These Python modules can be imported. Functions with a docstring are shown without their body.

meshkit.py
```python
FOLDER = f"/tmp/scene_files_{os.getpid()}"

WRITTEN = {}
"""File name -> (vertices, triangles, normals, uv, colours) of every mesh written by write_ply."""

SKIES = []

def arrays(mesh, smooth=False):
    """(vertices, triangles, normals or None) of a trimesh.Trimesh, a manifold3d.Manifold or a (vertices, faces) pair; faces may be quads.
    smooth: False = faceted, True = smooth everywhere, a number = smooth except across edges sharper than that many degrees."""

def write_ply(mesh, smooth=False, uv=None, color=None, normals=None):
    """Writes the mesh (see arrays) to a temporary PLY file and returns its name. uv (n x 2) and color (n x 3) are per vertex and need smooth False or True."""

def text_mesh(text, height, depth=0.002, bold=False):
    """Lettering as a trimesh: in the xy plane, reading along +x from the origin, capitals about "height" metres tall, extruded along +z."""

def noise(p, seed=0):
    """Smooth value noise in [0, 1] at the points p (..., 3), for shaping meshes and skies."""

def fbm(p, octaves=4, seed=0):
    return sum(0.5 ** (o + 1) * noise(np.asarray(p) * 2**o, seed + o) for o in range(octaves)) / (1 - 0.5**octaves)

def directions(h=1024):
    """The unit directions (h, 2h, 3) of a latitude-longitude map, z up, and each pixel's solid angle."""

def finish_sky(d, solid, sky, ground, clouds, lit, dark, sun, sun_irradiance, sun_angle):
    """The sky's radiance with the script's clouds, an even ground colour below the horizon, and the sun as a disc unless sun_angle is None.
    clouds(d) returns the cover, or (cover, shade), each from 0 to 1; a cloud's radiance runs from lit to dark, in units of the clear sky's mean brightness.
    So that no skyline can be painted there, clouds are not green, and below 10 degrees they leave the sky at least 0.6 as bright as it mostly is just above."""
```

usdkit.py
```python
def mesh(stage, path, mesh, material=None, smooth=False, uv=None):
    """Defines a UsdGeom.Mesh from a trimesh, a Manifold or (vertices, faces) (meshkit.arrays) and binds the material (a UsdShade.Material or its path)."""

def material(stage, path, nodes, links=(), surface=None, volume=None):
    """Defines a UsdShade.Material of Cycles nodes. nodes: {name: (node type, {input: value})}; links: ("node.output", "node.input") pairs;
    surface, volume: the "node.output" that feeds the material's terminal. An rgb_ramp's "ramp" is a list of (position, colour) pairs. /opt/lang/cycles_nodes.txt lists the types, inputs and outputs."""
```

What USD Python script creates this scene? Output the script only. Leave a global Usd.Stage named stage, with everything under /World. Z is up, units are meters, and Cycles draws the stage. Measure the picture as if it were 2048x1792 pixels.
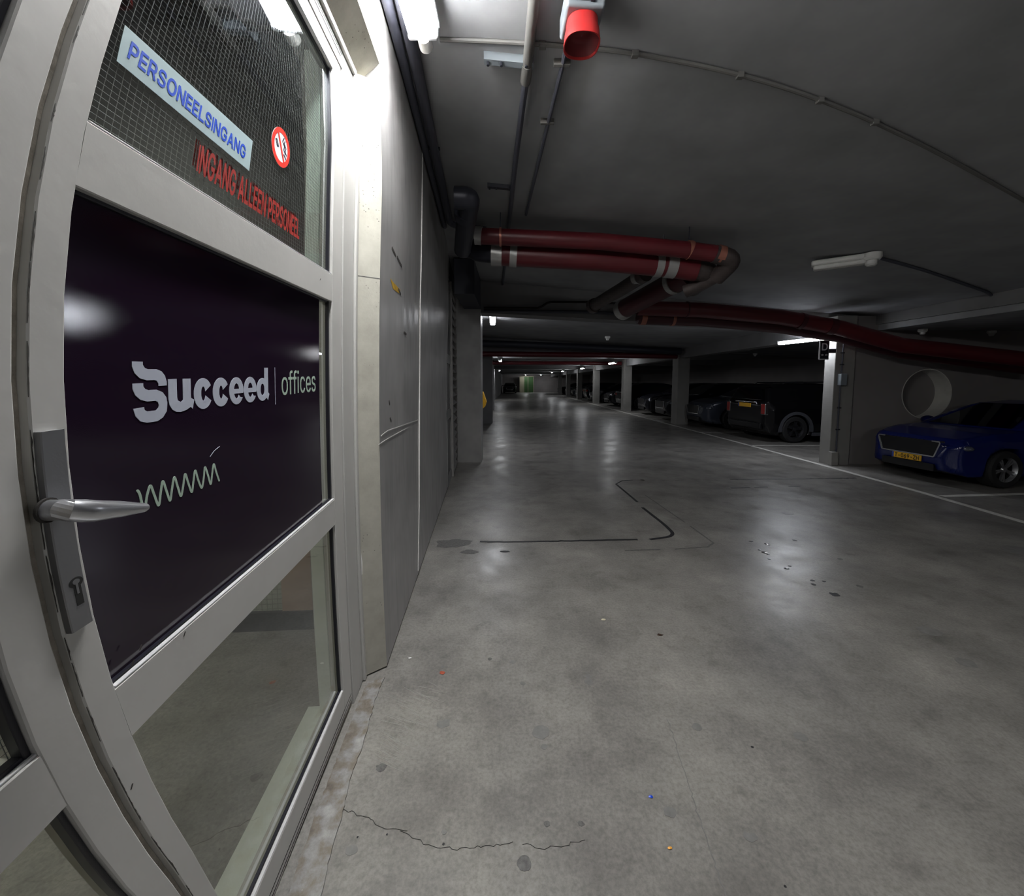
import math, random
import numpy as np, trimesh, manifold3d as m3
from manifold3d import Manifold, CrossSection
import shapely, shapely.affinity
from shapely.geometry import Polygon, LineString, Point, box as sbox
from shapely.ops import unary_union
import usdkit, meshkit
from pxr import Usd, UsdGeom, UsdLux, Gf, Sdf, UsdShade

stage = Usd.Stage.CreateInMemory()
UsdGeom.SetStageUpAxis(stage, 'Z'); UsdGeom.SetStageMetersPerUnit(stage, 1.0)
UsdGeom.Xform.Define(stage, '/World')
random.seed(7); rng = np.random.default_rng(11)

# ------------------------------------------------------------------ camera, exposure, light levels
cam = UsdGeom.Camera.Define(stage, '/World/camera')
VS = -68.0
FPX = 800.0                                    # focal length in pixels of the 2048 px wide picture
cam.CreateHorizontalApertureAttr(36.0); cam.CreateFocalLengthAttr(36.0*FPX/2048)
cam.CreateVerticalApertureOffsetAttr(36.0*VS/2048)
cam.CreateExposureAttr(3.0)
cam.CreateClippingRangeAttr(Gf.Vec2f(0.05, 500))
xf = UsdGeom.Xformable(cam); xf.AddTranslateOp().Set(Gf.Vec3d(0, 0, 1.45)); xf.AddRotateXOp().Set(90-4.5)
# no daylight down here: all the light comes from the tube lamps below
NEAR, FAR, SIDE, BACK = 15.0, 5.0, 8.0, 7.5             # radiance of the tube diffusers

# ------------------------------------------------------------------ helpers
used = {}
def numbered(path):
    n = used.get(path, 0); used[path] = n+1
    return path if n == 0 else '%s_%03d' % (path, n)
def P(parent, name):
    return numbered((str(parent.GetPath()) if parent else '/World')+'/'+name)
def tag(o, label=None, cat=None, group=None, kind=None):
    for k, v in (('label', label), ('category', cat), ('group', group), ('kind', kind)):
        if v: o.SetCustomDataByKey(k, v)
    return o
def thing(name, label, cat, loc=(0, 0, 0), rz=0, group=None, kind=None):
    x = UsdGeom.Xform.Define(stage, P(None, name)); x.AddTranslateOp().Set(Gf.Vec3d(*map(float, loc))); x.AddRotateZOp().Set(float(rz))
    return tag(x.GetPrim(), label, cat, group, kind)
def obj(name, mesh, mat, parent=None, smooth=30, label=None, kind=None):
    if isinstance(mesh, list): mesh = trimesh.util.concatenate(mesh)
    p = usdkit.mesh(stage, P(parent, name), mesh, MATS[mat], smooth=smooth).GetPrim()
    return tag(p, label, None, None, kind)
def dup(root, label, loc, rz=0, group=None, name=None):
    was = root.GetCustomData()
    r = thing(name or root.GetName(), label, was['category'], loc, rz, group or was.get('group'))
    r.GetReferences().AddInternalReference(root.GetPath()); r.SetInstanceable(True)
    return r
def tm(mesh):
    if hasattr(mesh, 'to_mesh'):
        m = mesh.to_mesh(); return trimesh.Trimesh(np.array(m.vert_properties[:, :3]), np.array(m.tri_verts), process=False)
    return mesh
def bx(x0, x1, y0, y1, z0, z1):
    return trimesh.creation.box(bounds=[[min(x0, x1), min(y0, y1), min(z0, z1)], [max(x0, x1), max(y0, y1), max(z0, z1)]])
def rbox(x0, x1, y0, y1, z0, z1, r=.01, n=6):
    c = [Manifold.sphere(r, 4*n//2*2).translate((x, y, z)) for x in (x0+r, x1-r) for y in (y0+r, y1-r) for z in (z0+r, z1-r)]
    return tm(Manifold.batch_hull(c))
def fillet(pts, r=.05, n=5):
    pts = [np.array(p, float) for p in pts]; out = [pts[0]]
    for a, b, c in zip(pts, pts[1:], pts[2:]):
        d1, d2 = a-b, c-b; l1, l2 = np.linalg.norm(d1), np.linalg.norm(d2); q = min(r, .45*l1, .45*l2)
        p, s = b+d1/l1*q, b+d2/l2*q
        for t in np.linspace(0, 1, n): out.append((1-t)**2*p+2*t*(1-t)*b+t*t*s)
    return np.array(out+[pts[-1]])
def tube(pts, r, n=10, caps=True):
    pts = np.array(pts, float); k = len(pts); rr = np.broadcast_to(r, k)
    T = np.gradient(pts, axis=0); T /= np.linalg.norm(T, axis=1)[:, None]
    u = np.cross(T[0], [0, 0, 1.]);
    if np.linalg.norm(u) < 1e-3: u = np.cross(T[0], [0, 1., 0])
    V = []
    for i in range(k):
        u = u-T[i]*(u@T[i]); u /= np.linalg.norm(u); w = np.cross(T[i], u)
        a = np.arange(n)*2*np.pi/n
        V.append(pts[i]+rr[i]*(np.cos(a)[:, None]*u+np.sin(a)[:, None]*w))
    V = np.vstack(V); F = []
    for i in range(k-1):
        for j in range(n):
            a, b = i*n+j, i*n+(j+1) % n; F += [[a, b, b+n], [a, b+n, a+n]]
    if caps:
        V = np.vstack([V, pts[:1], pts[-1:]]); m = k*n
        for j in range(n): F += [[m, (j+1) % n, j], [m+1, (k-1)*n+j, (k-1)*n+(j+1) % n]]
    return trimesh.Trimesh(V, np.array(F), process=False)
def disc_between(a, b, r, n=20):
    a, b = np.array(a, float), np.array(b, float)
    return tube([a, a+(b-a)*.5, b], r, n)
def lathe(profile, n=32):
    return trimesh.creation.revolve(np.array(profile, float), sections=n)
def extr(poly, h):
    gs = getattr(poly, 'geoms', [poly])
    return trimesh.util.concatenate([trimesh.creation.extrude_polygon(g, h, engine='earcut') for g in gs if g.area > 1e-9])
def moved(m, f):
    m = m.copy(); m.vertices = np.array([f(*v) for v in m.vertices]); return m
def ribbon(pts, w, z0=.0005, z1=.0015, jitter=0, closed=False):
    """a thin flat strip along a floor path, as a low solid"""
    pts = np.array([tuple(p)[:2] for p in pts], float)
    if jitter:
        L = LineString(pts); n = max(2, int(L.length/(.012 if w < .01 else .03))); q = np.array([L.interpolate(t, normalized=True).coords[0] for t in np.linspace(0, 1, n)])
        q[1:-1] += rng.normal(0, jitter, (n-2, 2)); pts = q
    return extr(LineString(pts).buffer(w/2, cap_style='flat', join_style='mitre'), z1-z0).apply_translation((0, 0, z0))
def blob(x, y, rx, ry, rot=0, n=26, j=.3, z0=.0004, z1=.0012):
    a = np.arange(n)*2*np.pi/n; k = 1+rng.normal(0, j, n)*.6; k = (k+np.roll(k, 1)+np.roll(k, -1))/3
    p = np.stack([rx*k*np.cos(a), ry*k*np.sin(a)], 1); c, s = math.cos(rot), math.sin(rot)
    p = p@np.array([[c, s], [-s, c]])+(x, y)
    return extr(Polygon(p).buffer(0), z1-z0).apply_translation((0, 0, z0))

def caps(txt, bold=True, gap=.13):
    """capitals one by one, 1 high, so that the I stays a plain bar; returns (mesh, width)"""
    x, ms = 0., []
    for c in txt:
        if c == ' ': x += .38; continue
        if c == 'I': m = bx(0, .155, 0, 1, 0, .0005)
        else:
            m = meshkit.text_mesh(c, 1.0, .0005, bold); m.apply_translation((-m.bounds[0][0], 0, 0))
        m.apply_translation((x, 0, 0)); x = m.bounds[1][0]+gap; ms.append(m)
    return trimesh.util.concatenate(ms), x-gap
# ------------------------------------------------------------------ materials
MATS = {}
def mat(name, nodes, links, surface, **k):
    MATS[name] = usdkit.material(stage, '/World/Looks/'+name, nodes, links, surface=surface, **k)
def plain(name, col, rough=.5, metal=0., bump=0, bscale=60, var=0, vscale=3, coat=0, spec=.5, coord='position'):
    N = {'p': ('principled_bsdf', {'base_color': col, 'roughness': rough, 'metallic': metal, 'coat_weight': coat, 'specular_ior_level': spec})}; L = []
    if bump or var:
        N['g'] = ('geometry', {}) if coord == 'position' else ('texture_coordinate', {})
        src = 'g.position' if coord == 'position' else 'g.object'
    if var:
        N['n'] = ('noise_texture', {'scale': vscale, 'detail': 6.0, 'roughness': .6}); L.append((src, 'n.vector'))
        N['r'] = ('rgb_ramp', {'ramp': [(.25, tuple(c*(1-var) for c in col)), (.75, tuple(min(1, c*(1+var)) for c in col))]})
        L += [('n.fac', 'r.fac'), ('r.color', 'p.base_color')]
    if bump:
        N['bn'] = ('noise_texture', {'scale': bscale, 'detail': 4.0}); L.append((src, 'bn.vector'))
        N['b'] = ('bump', {'strength': bump, 'distance': .004}); L += [('bn.fac', 'b.height'), ('b.normal', 'p.normal')]
    mat(name, N, L, 'p.BSDF')
def emit(name, col, s): mat(name, {'e': ('emission', {'color': col, 'strength': s})}, [], 'e.emission')
def pane(name, tint, gain, rough=0.0, ior=1.5):
    # reflects on the side that faces the light, transparent from behind, so that one pane acts as one sheet
    mat(name, {'t': ('transparent_bsdf', {'color': tint}), 'g': ('glossy_bsdf', {'color': (.9, .95, 1), 'roughness': rough}), 'f': ('fresnel', {'IOR': ior}), 'geo': ('geometry', {}),
               'inv': ('math', {'math_type': 'subtract', 'value1': 1.0}), 'm': ('math', {'math_type': 'multiply', 'use_clamp': True}), 'k': ('math', {'math_type': 'multiply', 'value2': gain, 'use_clamp': True}), 'x': ('mix_closure', {})},
        [('geo.backfacing', 'inv.value2'), ('f.fac', 'k.value1'), ('k.value', 'm.value1'), ('inv.value', 'm.value2'), ('m.value', 'x.fac'), ('t.BSDF', 'x.closure1'), ('g.BSDF', 'x.closure2')], 'x.closure')

plain('door_paint', (.54, .533, .508), .42, bump=.14, bscale=30, var=.05, vscale=5)
plain('frame_paint', (.48, .475, .455), .40, bump=.2, bscale=40, var=.04, vscale=5)
plain('inner_paint', (.74, .80, .75), .5)
plain('seal', (.010, .010, .016), .35)
plain('bead', (.50, .50, .51), .3)
plain('gap_dark', (.02, .017, .015), .9)
plain('old_paint', (.30, .27, .23), .6, bump=.5, bscale=120, var=.4, vscale=30)
plain('chip', (.05, .045, .04), .8)
mat('vinyl', {'g': ('geometry', {}), 'bn': ('noise_texture', {'scale': 900.0, 'detail': 2.0}), 'b': ('bump', {'strength': .10, 'distance': .0004}),
              'p': ('principled_bsdf', {'base_color': (.017, .009, .020), 'roughness': .04, 'specular_ior_level': .6})},
    [('g.position', 'bn.vector'), ('bn.fac', 'b.height'), ('b.normal', 'p.normal')], 'p.BSDF')
plain('letter_white', (.52, .55, .64), .4)
plain('letter_green', (.42, .54, .44), .4)
plain('label_bg', (.36, .47, .49), .6, spec=.2)
plain('letter_blue', (.010, .07, .56), .6, spec=.2)
plain('letter_red', (.33, .028, .022), .6, spec=.2)
plain('sign_red', (.85, .045, .03), .35)
plain('sign_white', (.82, .83, .86), .35)
plain('ink', (.015, .02, .05), .4)
plain('wire', (.17, .175, .18), .5)
pane('glass', (.86, .90, .88), 1.9)
pane('glass_dull', (.80, .82, .78), 1.9, rough=.02)
plain('alu', (.30, .30, .31), .38, metal=.75, bump=.04, bscale=300)
plain('alu_bright', (.62, .63, .66), .28, metal=.9)
plain('keyhole', (.02, .02, .02), .5)
mat('reveal', {'g': ('geometry', {}), 'n': ('noise_texture', {'scale': 7.0, 'detail': 8.0, 'roughness': .65}), 'r': ('rgb_ramp', {'ramp': [(.3, (.33, .318, .27)), (.7, (.45, .437, .377))]}),
               'v': ('voronoi_texture', {'scale': 55.0, 'randomness': 1.0}), 'pr': ('rgb_ramp', {'ramp': [(.0, (0, 0, 0)), (.10, (0, 0, 0)), (.16, (1, 1, 1))]}), 'big': ('noise_texture', {'scale': 6.0}), 'bm': ('rgb_ramp', {'ramp': [(.55, (1, 1, 1)), (.62, (0, 0, 0))]}),
               'mx': ('mix_color', {'blend_type': 'lighten', 'fac': 1.0}), 'mul': ('mix_color', {'blend_type': 'multiply', 'fac': .75}), 'b': ('bump', {'strength': .5, 'distance': .004}), 'p': ('principled_bsdf', {'roughness': .75})},
    [('g.position', 'n.vector'), ('g.position', 'v.vector'), ('g.position', 'big.vector'), ('n.fac', 'r.fac'), ('v.distance', 'pr.fac'), ('big.fac', 'bm.fac'), ('pr.color', 'mx.a'), ('bm.color', 'mx.b'), ('r.color', 'mul.a'), ('mx.result', 'mul.b'), ('mul.result', 'p.base_color'), ('n.fac', 'b.height'), ('b.normal', 'p.normal')], 'p.BSDF')
mat('wall_concrete', {'g': ('geometry', {}), 'n': ('noise_texture', {'scale': 2.2, 'detail': 7.0, 'roughness': .6}), 'r': ('rgb_ramp', {'ramp': [(.3, (.29, .285, .28)), (.7, (.42, .415, .405))]}),
               'mp': ('mapping', {'scale': (2.0, 2.0, .25)}), 'n2': ('noise_texture', {'scale': 5.0, 'detail': 5.0}), 'rr': ('rgb_ramp', {'ramp': [(.35, (.30, .30, .30)), (.65, (.48, .48, .48))]}),
               'mb': ('mapping', {'scale': (1.0, 9.0, 1.0)}), 'nb': ('noise_texture', {'scale': 3.0, 'detail': 3.0}), 'b': ('bump', {'strength': .025, 'distance': .01}), 'p': ('principled_bsdf', {})},
    [('g.position', 'n.vector'), ('g.position', 'mp.vector'), ('mp.vector', 'n2.vector'), ('n2.fac', 'rr.fac'), ('n.fac', 'r.fac'), ('r.color', 'p.base_color'), ('rr.color', 'p.roughness'), ('g.position', 'mb.vector'), ('mb.vector', 'nb.vector'), ('nb.fac', 'b.height'), ('b.normal', 'p.normal')], 'p.BSDF')
plain('ceiling_concrete', (.30, .305, .315), .85, bump=.3, bscale=9, var=.22, vscale=1.6)
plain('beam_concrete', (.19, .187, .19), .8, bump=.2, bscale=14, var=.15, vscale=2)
plain('column_concrete', (.25, .243, .23), .7, bump=.2, bscale=12, var=.15, vscale=2)
plain('bay_wall', (.23, .212, .208), .85, var=.1, vscale=1.5)
FL = {'g': ('geometry', {}), 'n': ('noise_texture', {'scale': 1.7, 'detail': 10.0, 'roughness': .68}), 'r': ('rgb_ramp', {'ramp': [(.28, (.130, .124, .114)), (.5, (.236, .226, .209)), (.72, (.345, .331, .303))]}),
      's': ('noise_texture', {'scale': 9.0, 'detail': 8.0, 'roughness': .7}), 'sr': ('rgb_ramp', {'ramp': [(.30, (.74, .74, .73)), (.48, (1, 1, 1)), (.7, (1.0, 1.0, 1.0))]}), 'mul': ('mix_color', {'blend_type': 'multiply', 'fac': 1.0}),
      'd': ('voronoi_texture', {'scale': 2.4, 'randomness': 1.0}), 'dr': ('rgb_ramp', {'ramp': [(.0, (.62, .62, .62)), (.06, (.75, .75, .75)), (.10, (1, 1, 1))]}), 'mul2': ('mix_color', {'blend_type': 'multiply', 'fac': .8}),
      'rn': ('noise_texture', {'scale': 2.6, 'detail': 6.0}), 'rr': ('rgb_ramp', {'ramp': [(.3, (.27, .27, .27)), (.7, (.43, .43, .43))]}), 'fn': ('noise_texture', {'scale': 70.0, 'detail': 4.0, 'roughness': .7}), 'fr': ('rgb_ramp', {'ramp': [(.30, (.70, .70, .70)), (.55, (1, 1, 1)), (.75, (1.18, 1.17, 1.15))]}), 'mul3': ('mix_color', {'blend_type': 'multiply', 'fac': 1.0}),
      'bn': ('noise_texture', {'scale': 14.0, 'detail': 5.0, 'roughness': .55}), 'b': ('bump', {'strength': .16, 'distance': .006}), 'p': ('principled_bsdf', {'specular_ior_level': .6})}
mat('floor_concrete', FL, [('g.position', x+'.vector') for x in ('n', 's', 'd', 'rn', 'bn', 'fn')]+[('n.fac', 'r.fac'), ('s.fac', 'sr.fac'), ('r.color', 'mul.a'), ('sr.color', 'mul.b'), ('d.distance', 'dr.fac'), ('mul.result', 'mul2.a'), ('dr.color', 'mul2.b'),
     ('mul2.result', 'mul3.a'), ('fn.fac', 'fr.fac'), ('fr.color', 'mul3.b'), ('mul3.result', 'p.base_color'), ('rn.fac', 'rr.fac'), ('rr.color', 'p.roughness'), ('bn.fac', 'b.height'), ('b.normal', 'p.normal')], 'p.BSDF')
mat('mortar', {'g': ('geometry', {}), 'n': ('noise_texture', {'scale': 14.0, 'detail': 8.0, 'roughness': .65}), 'r': ('rgb_ramp', {'ramp': [(.30, (.10, .085, .070)), (.45, (.19, .165, .135)), (.55, (.24, .235, .225)), (.72, (.38, .375, .365))]}), 'b': ('bump', {'strength': .8, 'distance': .006}), 'p': ('principled_bsdf', {'roughness': .85})},
    [('g.position', 'n.vector'), ('n.fac', 'r.fac'), ('r.color', 'p.base_color'), ('n.fac', 'b.height'), ('b.normal', 'p.normal')], 'p.BSDF')
plain('cement_smear', (.31, .30, .28), .8, bump=.4, bscale=60)
plain('joint', (.018, .018, .02), .5)
plain('crack', (.05, .048, .045), .9)
plain('stain', (.115, .112, .108), .5, bump=.3, bscale=80, var=.5, vscale=60)
plain('stain_soft', (.18, .177, .17), .45, var=.25, vscale=25)
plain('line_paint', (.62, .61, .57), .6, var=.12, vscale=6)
plain('pipe_red', (.105, .009, .014), .42, bump=.1, bscale=8, var=.15, vscale=3)
plain('pipe_red_dark', (.055, .007, .012), .45)
plain('pipe_brown', (.055, .042, .040), .5, var=.3, vscale=12)
plain('clamp', (.40, .40, .39), .4, metal=.5)
plain('copper', (.42, .17, .12), .4, metal=.5)
plain('steel_dark', (.035, .037, .05), .45, metal=.3)
plain('conduit', (.14, .137, .13), .5)
plain('conduit_dark', (.075, .078, .10), .5)
plain('box_grey', (.22, .25, .275), .5)
plain('siren_red', (.50, .025, .025), .45)
plain('siren_inner', (.18, .02, .025), .6)
plain('plastic_white', (.66, .66, .64), .4)
plain('lamp_body', (.62, .63, .65), .4)
emit('tube_near', (1.0, 1.0, 1.0), NEAR); emit('tube_side', (.88, .92, 1.0), SIDE); emit('tube_left', (.93, .95, 1.0), 4.0); emit('tube_far', (.95, .97, 1.0), FAR); emit('tube_back', (.97, .98, 1.0), BACK)
emit('lobby_fill', (1.0, .95, .85), 7.5)
plain('sign_black', (.012, .012, .02), .4)
plain('louvre', (.28, .27, .26), .6, var=.2, vscale=9)
plain('dark_panel', (.020, .021, .026), .25)
plain('door_grey', (.24, .24, .235), .45)
plain('yellow', (.80, .42, .02), .45)
plain('wall_yellow', (.60, .36, .03), .6, var=.25, vscale=40)
plain('seam', (.50, .49, .47), .7)
plain('lobby_floor', (.20, .19, .175), .5, var=.2, vscale=3)
plain('lobby_wall', (.42, .32, .27), .6)
mat('lobby_tile', {'g': ('geometry', {}), 'mp': ('mapping', {'rotation': (math.pi/2, 0, 0)}), 'bk': ('brick_texture', {'offset': 0.0, 'color1': (.40, .42, .38), 'color2': (.36, .38, .35), 'mortar': (.25, .26, .24), 'scale': 1.0, 'brick_width': .03, 'row_height': .03, 'mortar_size': .002}), 'p': ('principled_bsdf', {'roughness': .4})},
    [('g.position', 'mp.vector'), ('mp.vector', 'bk.vector'), ('bk.color', 'p.base_color')], 'p.BSDF')
plain('skirting', (.045, .045, .05), .5)
plain('green', (.035, .085, .025), .5); plain('cream', (.26, .245, .17), .6)
plain('leaf_red', (.36, .07, .03), .6); plain('cream_bit', (.60, .55, .40), .6); plain('white_bit', (.78, .78, .76), .5); plain('brown_bit', (.05, .03, .02), .4); plain('blue_bit', (.01, .07, .62), .4); plain('orange_bit', (.85, .40, .06), .5)
# cars
for n_, c_ in (('car_blue', (.004, .010, .095)), ('car_black', (.004, .004, .005)), ('car_grey', (.045, .052, .072)), ('car_dark', (.010, .011, .016)), ('car_silver', (.10, .11, .12))):
    plain(n_, c_, .16, metal=.05)
plain('cladding', (.055, .058, .068), .5); plain('tyre', (.012, .012, .013), .75); plain('rim', (.42, .43, .45), .28, metal=.85); plain('rim_dark', (.04, .04, .045), .35, metal=.6)
plain('tinted_glass', (.003, .003, .004), .06); plain('chrome', (.75, .76, .78), .12, metal=1.0); plain('grille', (.006, .006, .007), .35)
pane('car_glass', (.30, .32, .35), 1.6)
plain('lens', (.16, .18, .22), .06, coat=1.0, metal=.5); plain('lens_red', (.28, .012, .010), .12, coat=1.0); plain('plate_yellow', (.78, .43, .02), .45); plain('plate_blue', (.02, .06, .35), .45); plain('plate_ink', (.03, .025, .01), .5)
plain('lens_orange', (.8, .16, .02), .15, coat=1.0)

# ------------------------------------------------------------------ the left wall: s runs along it towards the camera, n out of it, z up
TH = math.radians(-4.0165); Dv = np.array([math.sin(TH), math.cos(TH), 0]); Nv = np.array([math.cos(TH), -math.sin(TH), 0])
PJ = np.array([-.69729, 1.80876, 0.])
BZ, BV = [.3, .8, 1.0, 1.2, 1.4, 1.6, 1.8, 2.0, 2.6], [-.017, -.014, -.007, .0, .006, .011, .0115, .008, .005]
def W(s, n, z):
    """old wall and door are out of true: dished by 4 cm, the meeting stiles bowed, the rails a touch out of level"""
    dish = min(-.04*(1-((z-.758)/1.5)**2), .006); bow = ((.23*(1-(z-1.366)**2) if z > .55 else .0768-.319*(.55-z))+float(np.interp(z, BZ, BV)))*min(max((s-.17)/.85, 0), 1.25)
    return PJ-Dv*(s+bow)+Nv*(n+dish)+np.array([0, 0, z+.038*(.14-min(max(s, -.3), 1.15))])
def warp(m): return moved(m, W)
def grid_prism(poly, axis, a0, a1, n):
    """polygon (list of 2-D points, counter-clockwise) swept along s or z in n steps; axis 's': polygon in (n, z); axis 'z': polygon in (s, n)"""
    poly = np.array(poly, float); k = len(poly); V, F = [], []
    if (np.roll(poly, -1, 0)[:, 0]*poly[:, 1]-poly[:, 0]*np.roll(poly, -1, 0)[:, 1]).sum() > 0: poly = poly[::-1]
    for a in np.linspace(a0, a1, n+1):
        for p in poly: V.append((a, p[0], p[1]) if axis == 's' else (p[0], p[1], a))
    for i in range(n):
        for j in range(k):
            a, b = i*k+j, i*k+(j+1) % k; F += [[a, b, b+k], [a, b+k, a+k]]
    tri = trimesh.creation.triangulate_polygon(Polygon(poly), engine='earcut')
    idx = [int(np.argmin(((poly-q)**2).sum(1))) for q in tri[0]]
    for t in tri[1]:
        t = [idx[x] for x in t]; A = poly[t]
        if np.cross(A[1]-A[0], A[2]-A[0]) < 0: t = t[::-1]
        F += [[t[0], t[2], t[1]], [t[0]+n*k, t[1]+n*k, t[2]+n*k]]
    return trimesh.Trimesh(np.array(V), np.array(F), process=False)
def cham(a0, a1, b0, b1, c=.002):
    return [(a0+c, b0), (a1-c, b0), (a1, b0+c), (a1, b1-c), (a1-c, b1), (a0+c, b1), (a0, b1-c), (a0, b0+c)]
def stile(s0, s1, n0, n1, z0, z1, k=22, c=.002): return warp(grid_prism(cham(s0, s1, n0, n1, c), 'z', z0, z1, k))
def rail(s0, s1, n0, n1, z0, z1, k=12, c=.002): return warp(grid_prism(cham(n0, n1, z0, z1, c), 's', s0, s1, k))
def sheet(s0, s1, n0, n1, z0, z1, k=16):
    """a pane: thin box with rows of faces up its height and columns along it"""
    V, F = [], []; ks = 10
    for n in (n0, n1):
        for z in np.linspace(z0, z1, k+1):
            for s in np.linspace(s0, s1, ks+1): V.append((s, n, z))
    m = (k+1)*(ks+1)
    for i in range(k):
        for j in range(ks):
            a = i*(ks+1)+j; q = [a, a+1, a+ks+2, a+ks+1]
            F += [[q[0], q[1], q[2]], [q[0], q[2], q[3]]]
            q = [x+m for x in q]; F += [[q[0], q[2], q[1]], [q[0], q[3], q[2]]]
    def edge(ring):
        for a, b in zip(ring, ring[1:]): F.extend([[a, b+m, b], [a, a+m, b+m]])
    b_ = list(range(ks+1)); t_ = [k*(ks+1)+j for j in range(ks+1)]; l_ = [i*(ks+1) for i in range(k+1)]; r_ = [i*(ks+1)+ks for i in range(k+1)]
    edge(b_); edge(r_); edge(t_[::-1]); edge(l_[::-1])
    me = trimesh.Trimesh(np.array(V), np.array(F), process=False)
    return warp(me)
def on_door(poly, n, h=.0006, f=None):
    """a flat print: polygon in (s, z) laid on the door at depth n"""
    poly = poly.segmentize(.06) if hasattr(poly, 'segmentize') else poly
    m = extr(poly, h); return moved(m, lambda x, y, d: W(x, n+d, y))
def text_on_door(txt, h, n, origin, along, bold=True, squeeze=1.0, upv=(0., 1.)):
    m = meshkit.text_mesh(txt, h, .0005, bold)
    return moved(m, lambda x, y, d: W(origin[0]+along[0]*x*squeeze+upv[0]*y, n+d, origin[1]+along[1]*x*squeeze+upv[1]*y))

wl = thing('wall_left', 'grey painted concrete wall running away beside the white glazed door', 'wall', kind='structure')
obj('wall_face', warp(grid_prism([(-.121, -.25), (-3.66, -.25), (-3.66, .097), (-.121, .097)], 'z', -.0, 3.50, 30)), 'wall_concrete', wl)
obj('door_reveal', warp(grid_prism([(-.055, -.20), (-.055, 0.), (-.1205, .0975), (-.1205, -.20)], 'z', 0, 2.80, 30)), 'reveal', wl, label='pale raw concrete reveal beside the door')
obj('lintel', warp(grid_prism([(-.20, 2.795), (.0, 2.80), (.0975, 2.885), (.0975, 3.50), (-.20, 3.50)], 's', -.121, 1.75, 14)), 'reveal', wl, label='pale concrete lintel over the door')
def wstrip(pts, w, matn, name, n=.0972, h=.0015, **k):
    return obj(name, moved(extr(LineString(pts).segmentize(.08).buffer(w/2), h), lambda x, y, d: W(x, n+d, y)), matn, wl, **k)
sm = [(-1.450, 3.236), (-1.280, 2.353), (-1.339, 1.453), (-1.243, 0.441), (-1.101, 0.025)]
wstrip(sm, .022, 'seam', 'seam', h=.006)
for a in ([(-0.334, 1.975), (-0.405, 1.971), (-0.574, 1.972), (-0.549, 1.949), (-0.396, 1.940)],):
    obj('paint_patch', moved(extr(Polygon(a).buffer(.002), .0008), lambda x, y, d: W(x, .0972+d, y)), 'wall_yellow', wl, label='yellow paint patch on the wall')
for a, b in (((-0.352, 2.139), (-0.437, 2.126)), ((-0.475, 2.130), (-0.599, 2.116)), ((-0.533, 1.966), (-0.590, 1.953)), ((-0.324, 1.332), (-0.335, 1.318)), ((-0.345, 1.239), (-0.368, 1.223)), ((-0.713, 1.744), (-0.778, 1.742))):
    wstrip([a, b], .014, 'chip', 'chip')
wstrip([(-0.151, 1.175), (-0.286, 1.179), (-0.602, 1.167), (-1.269, 1.144)], .006, 'seam', 'scratch'); wstrip([(-0.102, 1.140), (-0.401, 1.136), (-0.841, 1.131)], .005, 'seam', 'scratch')

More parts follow.
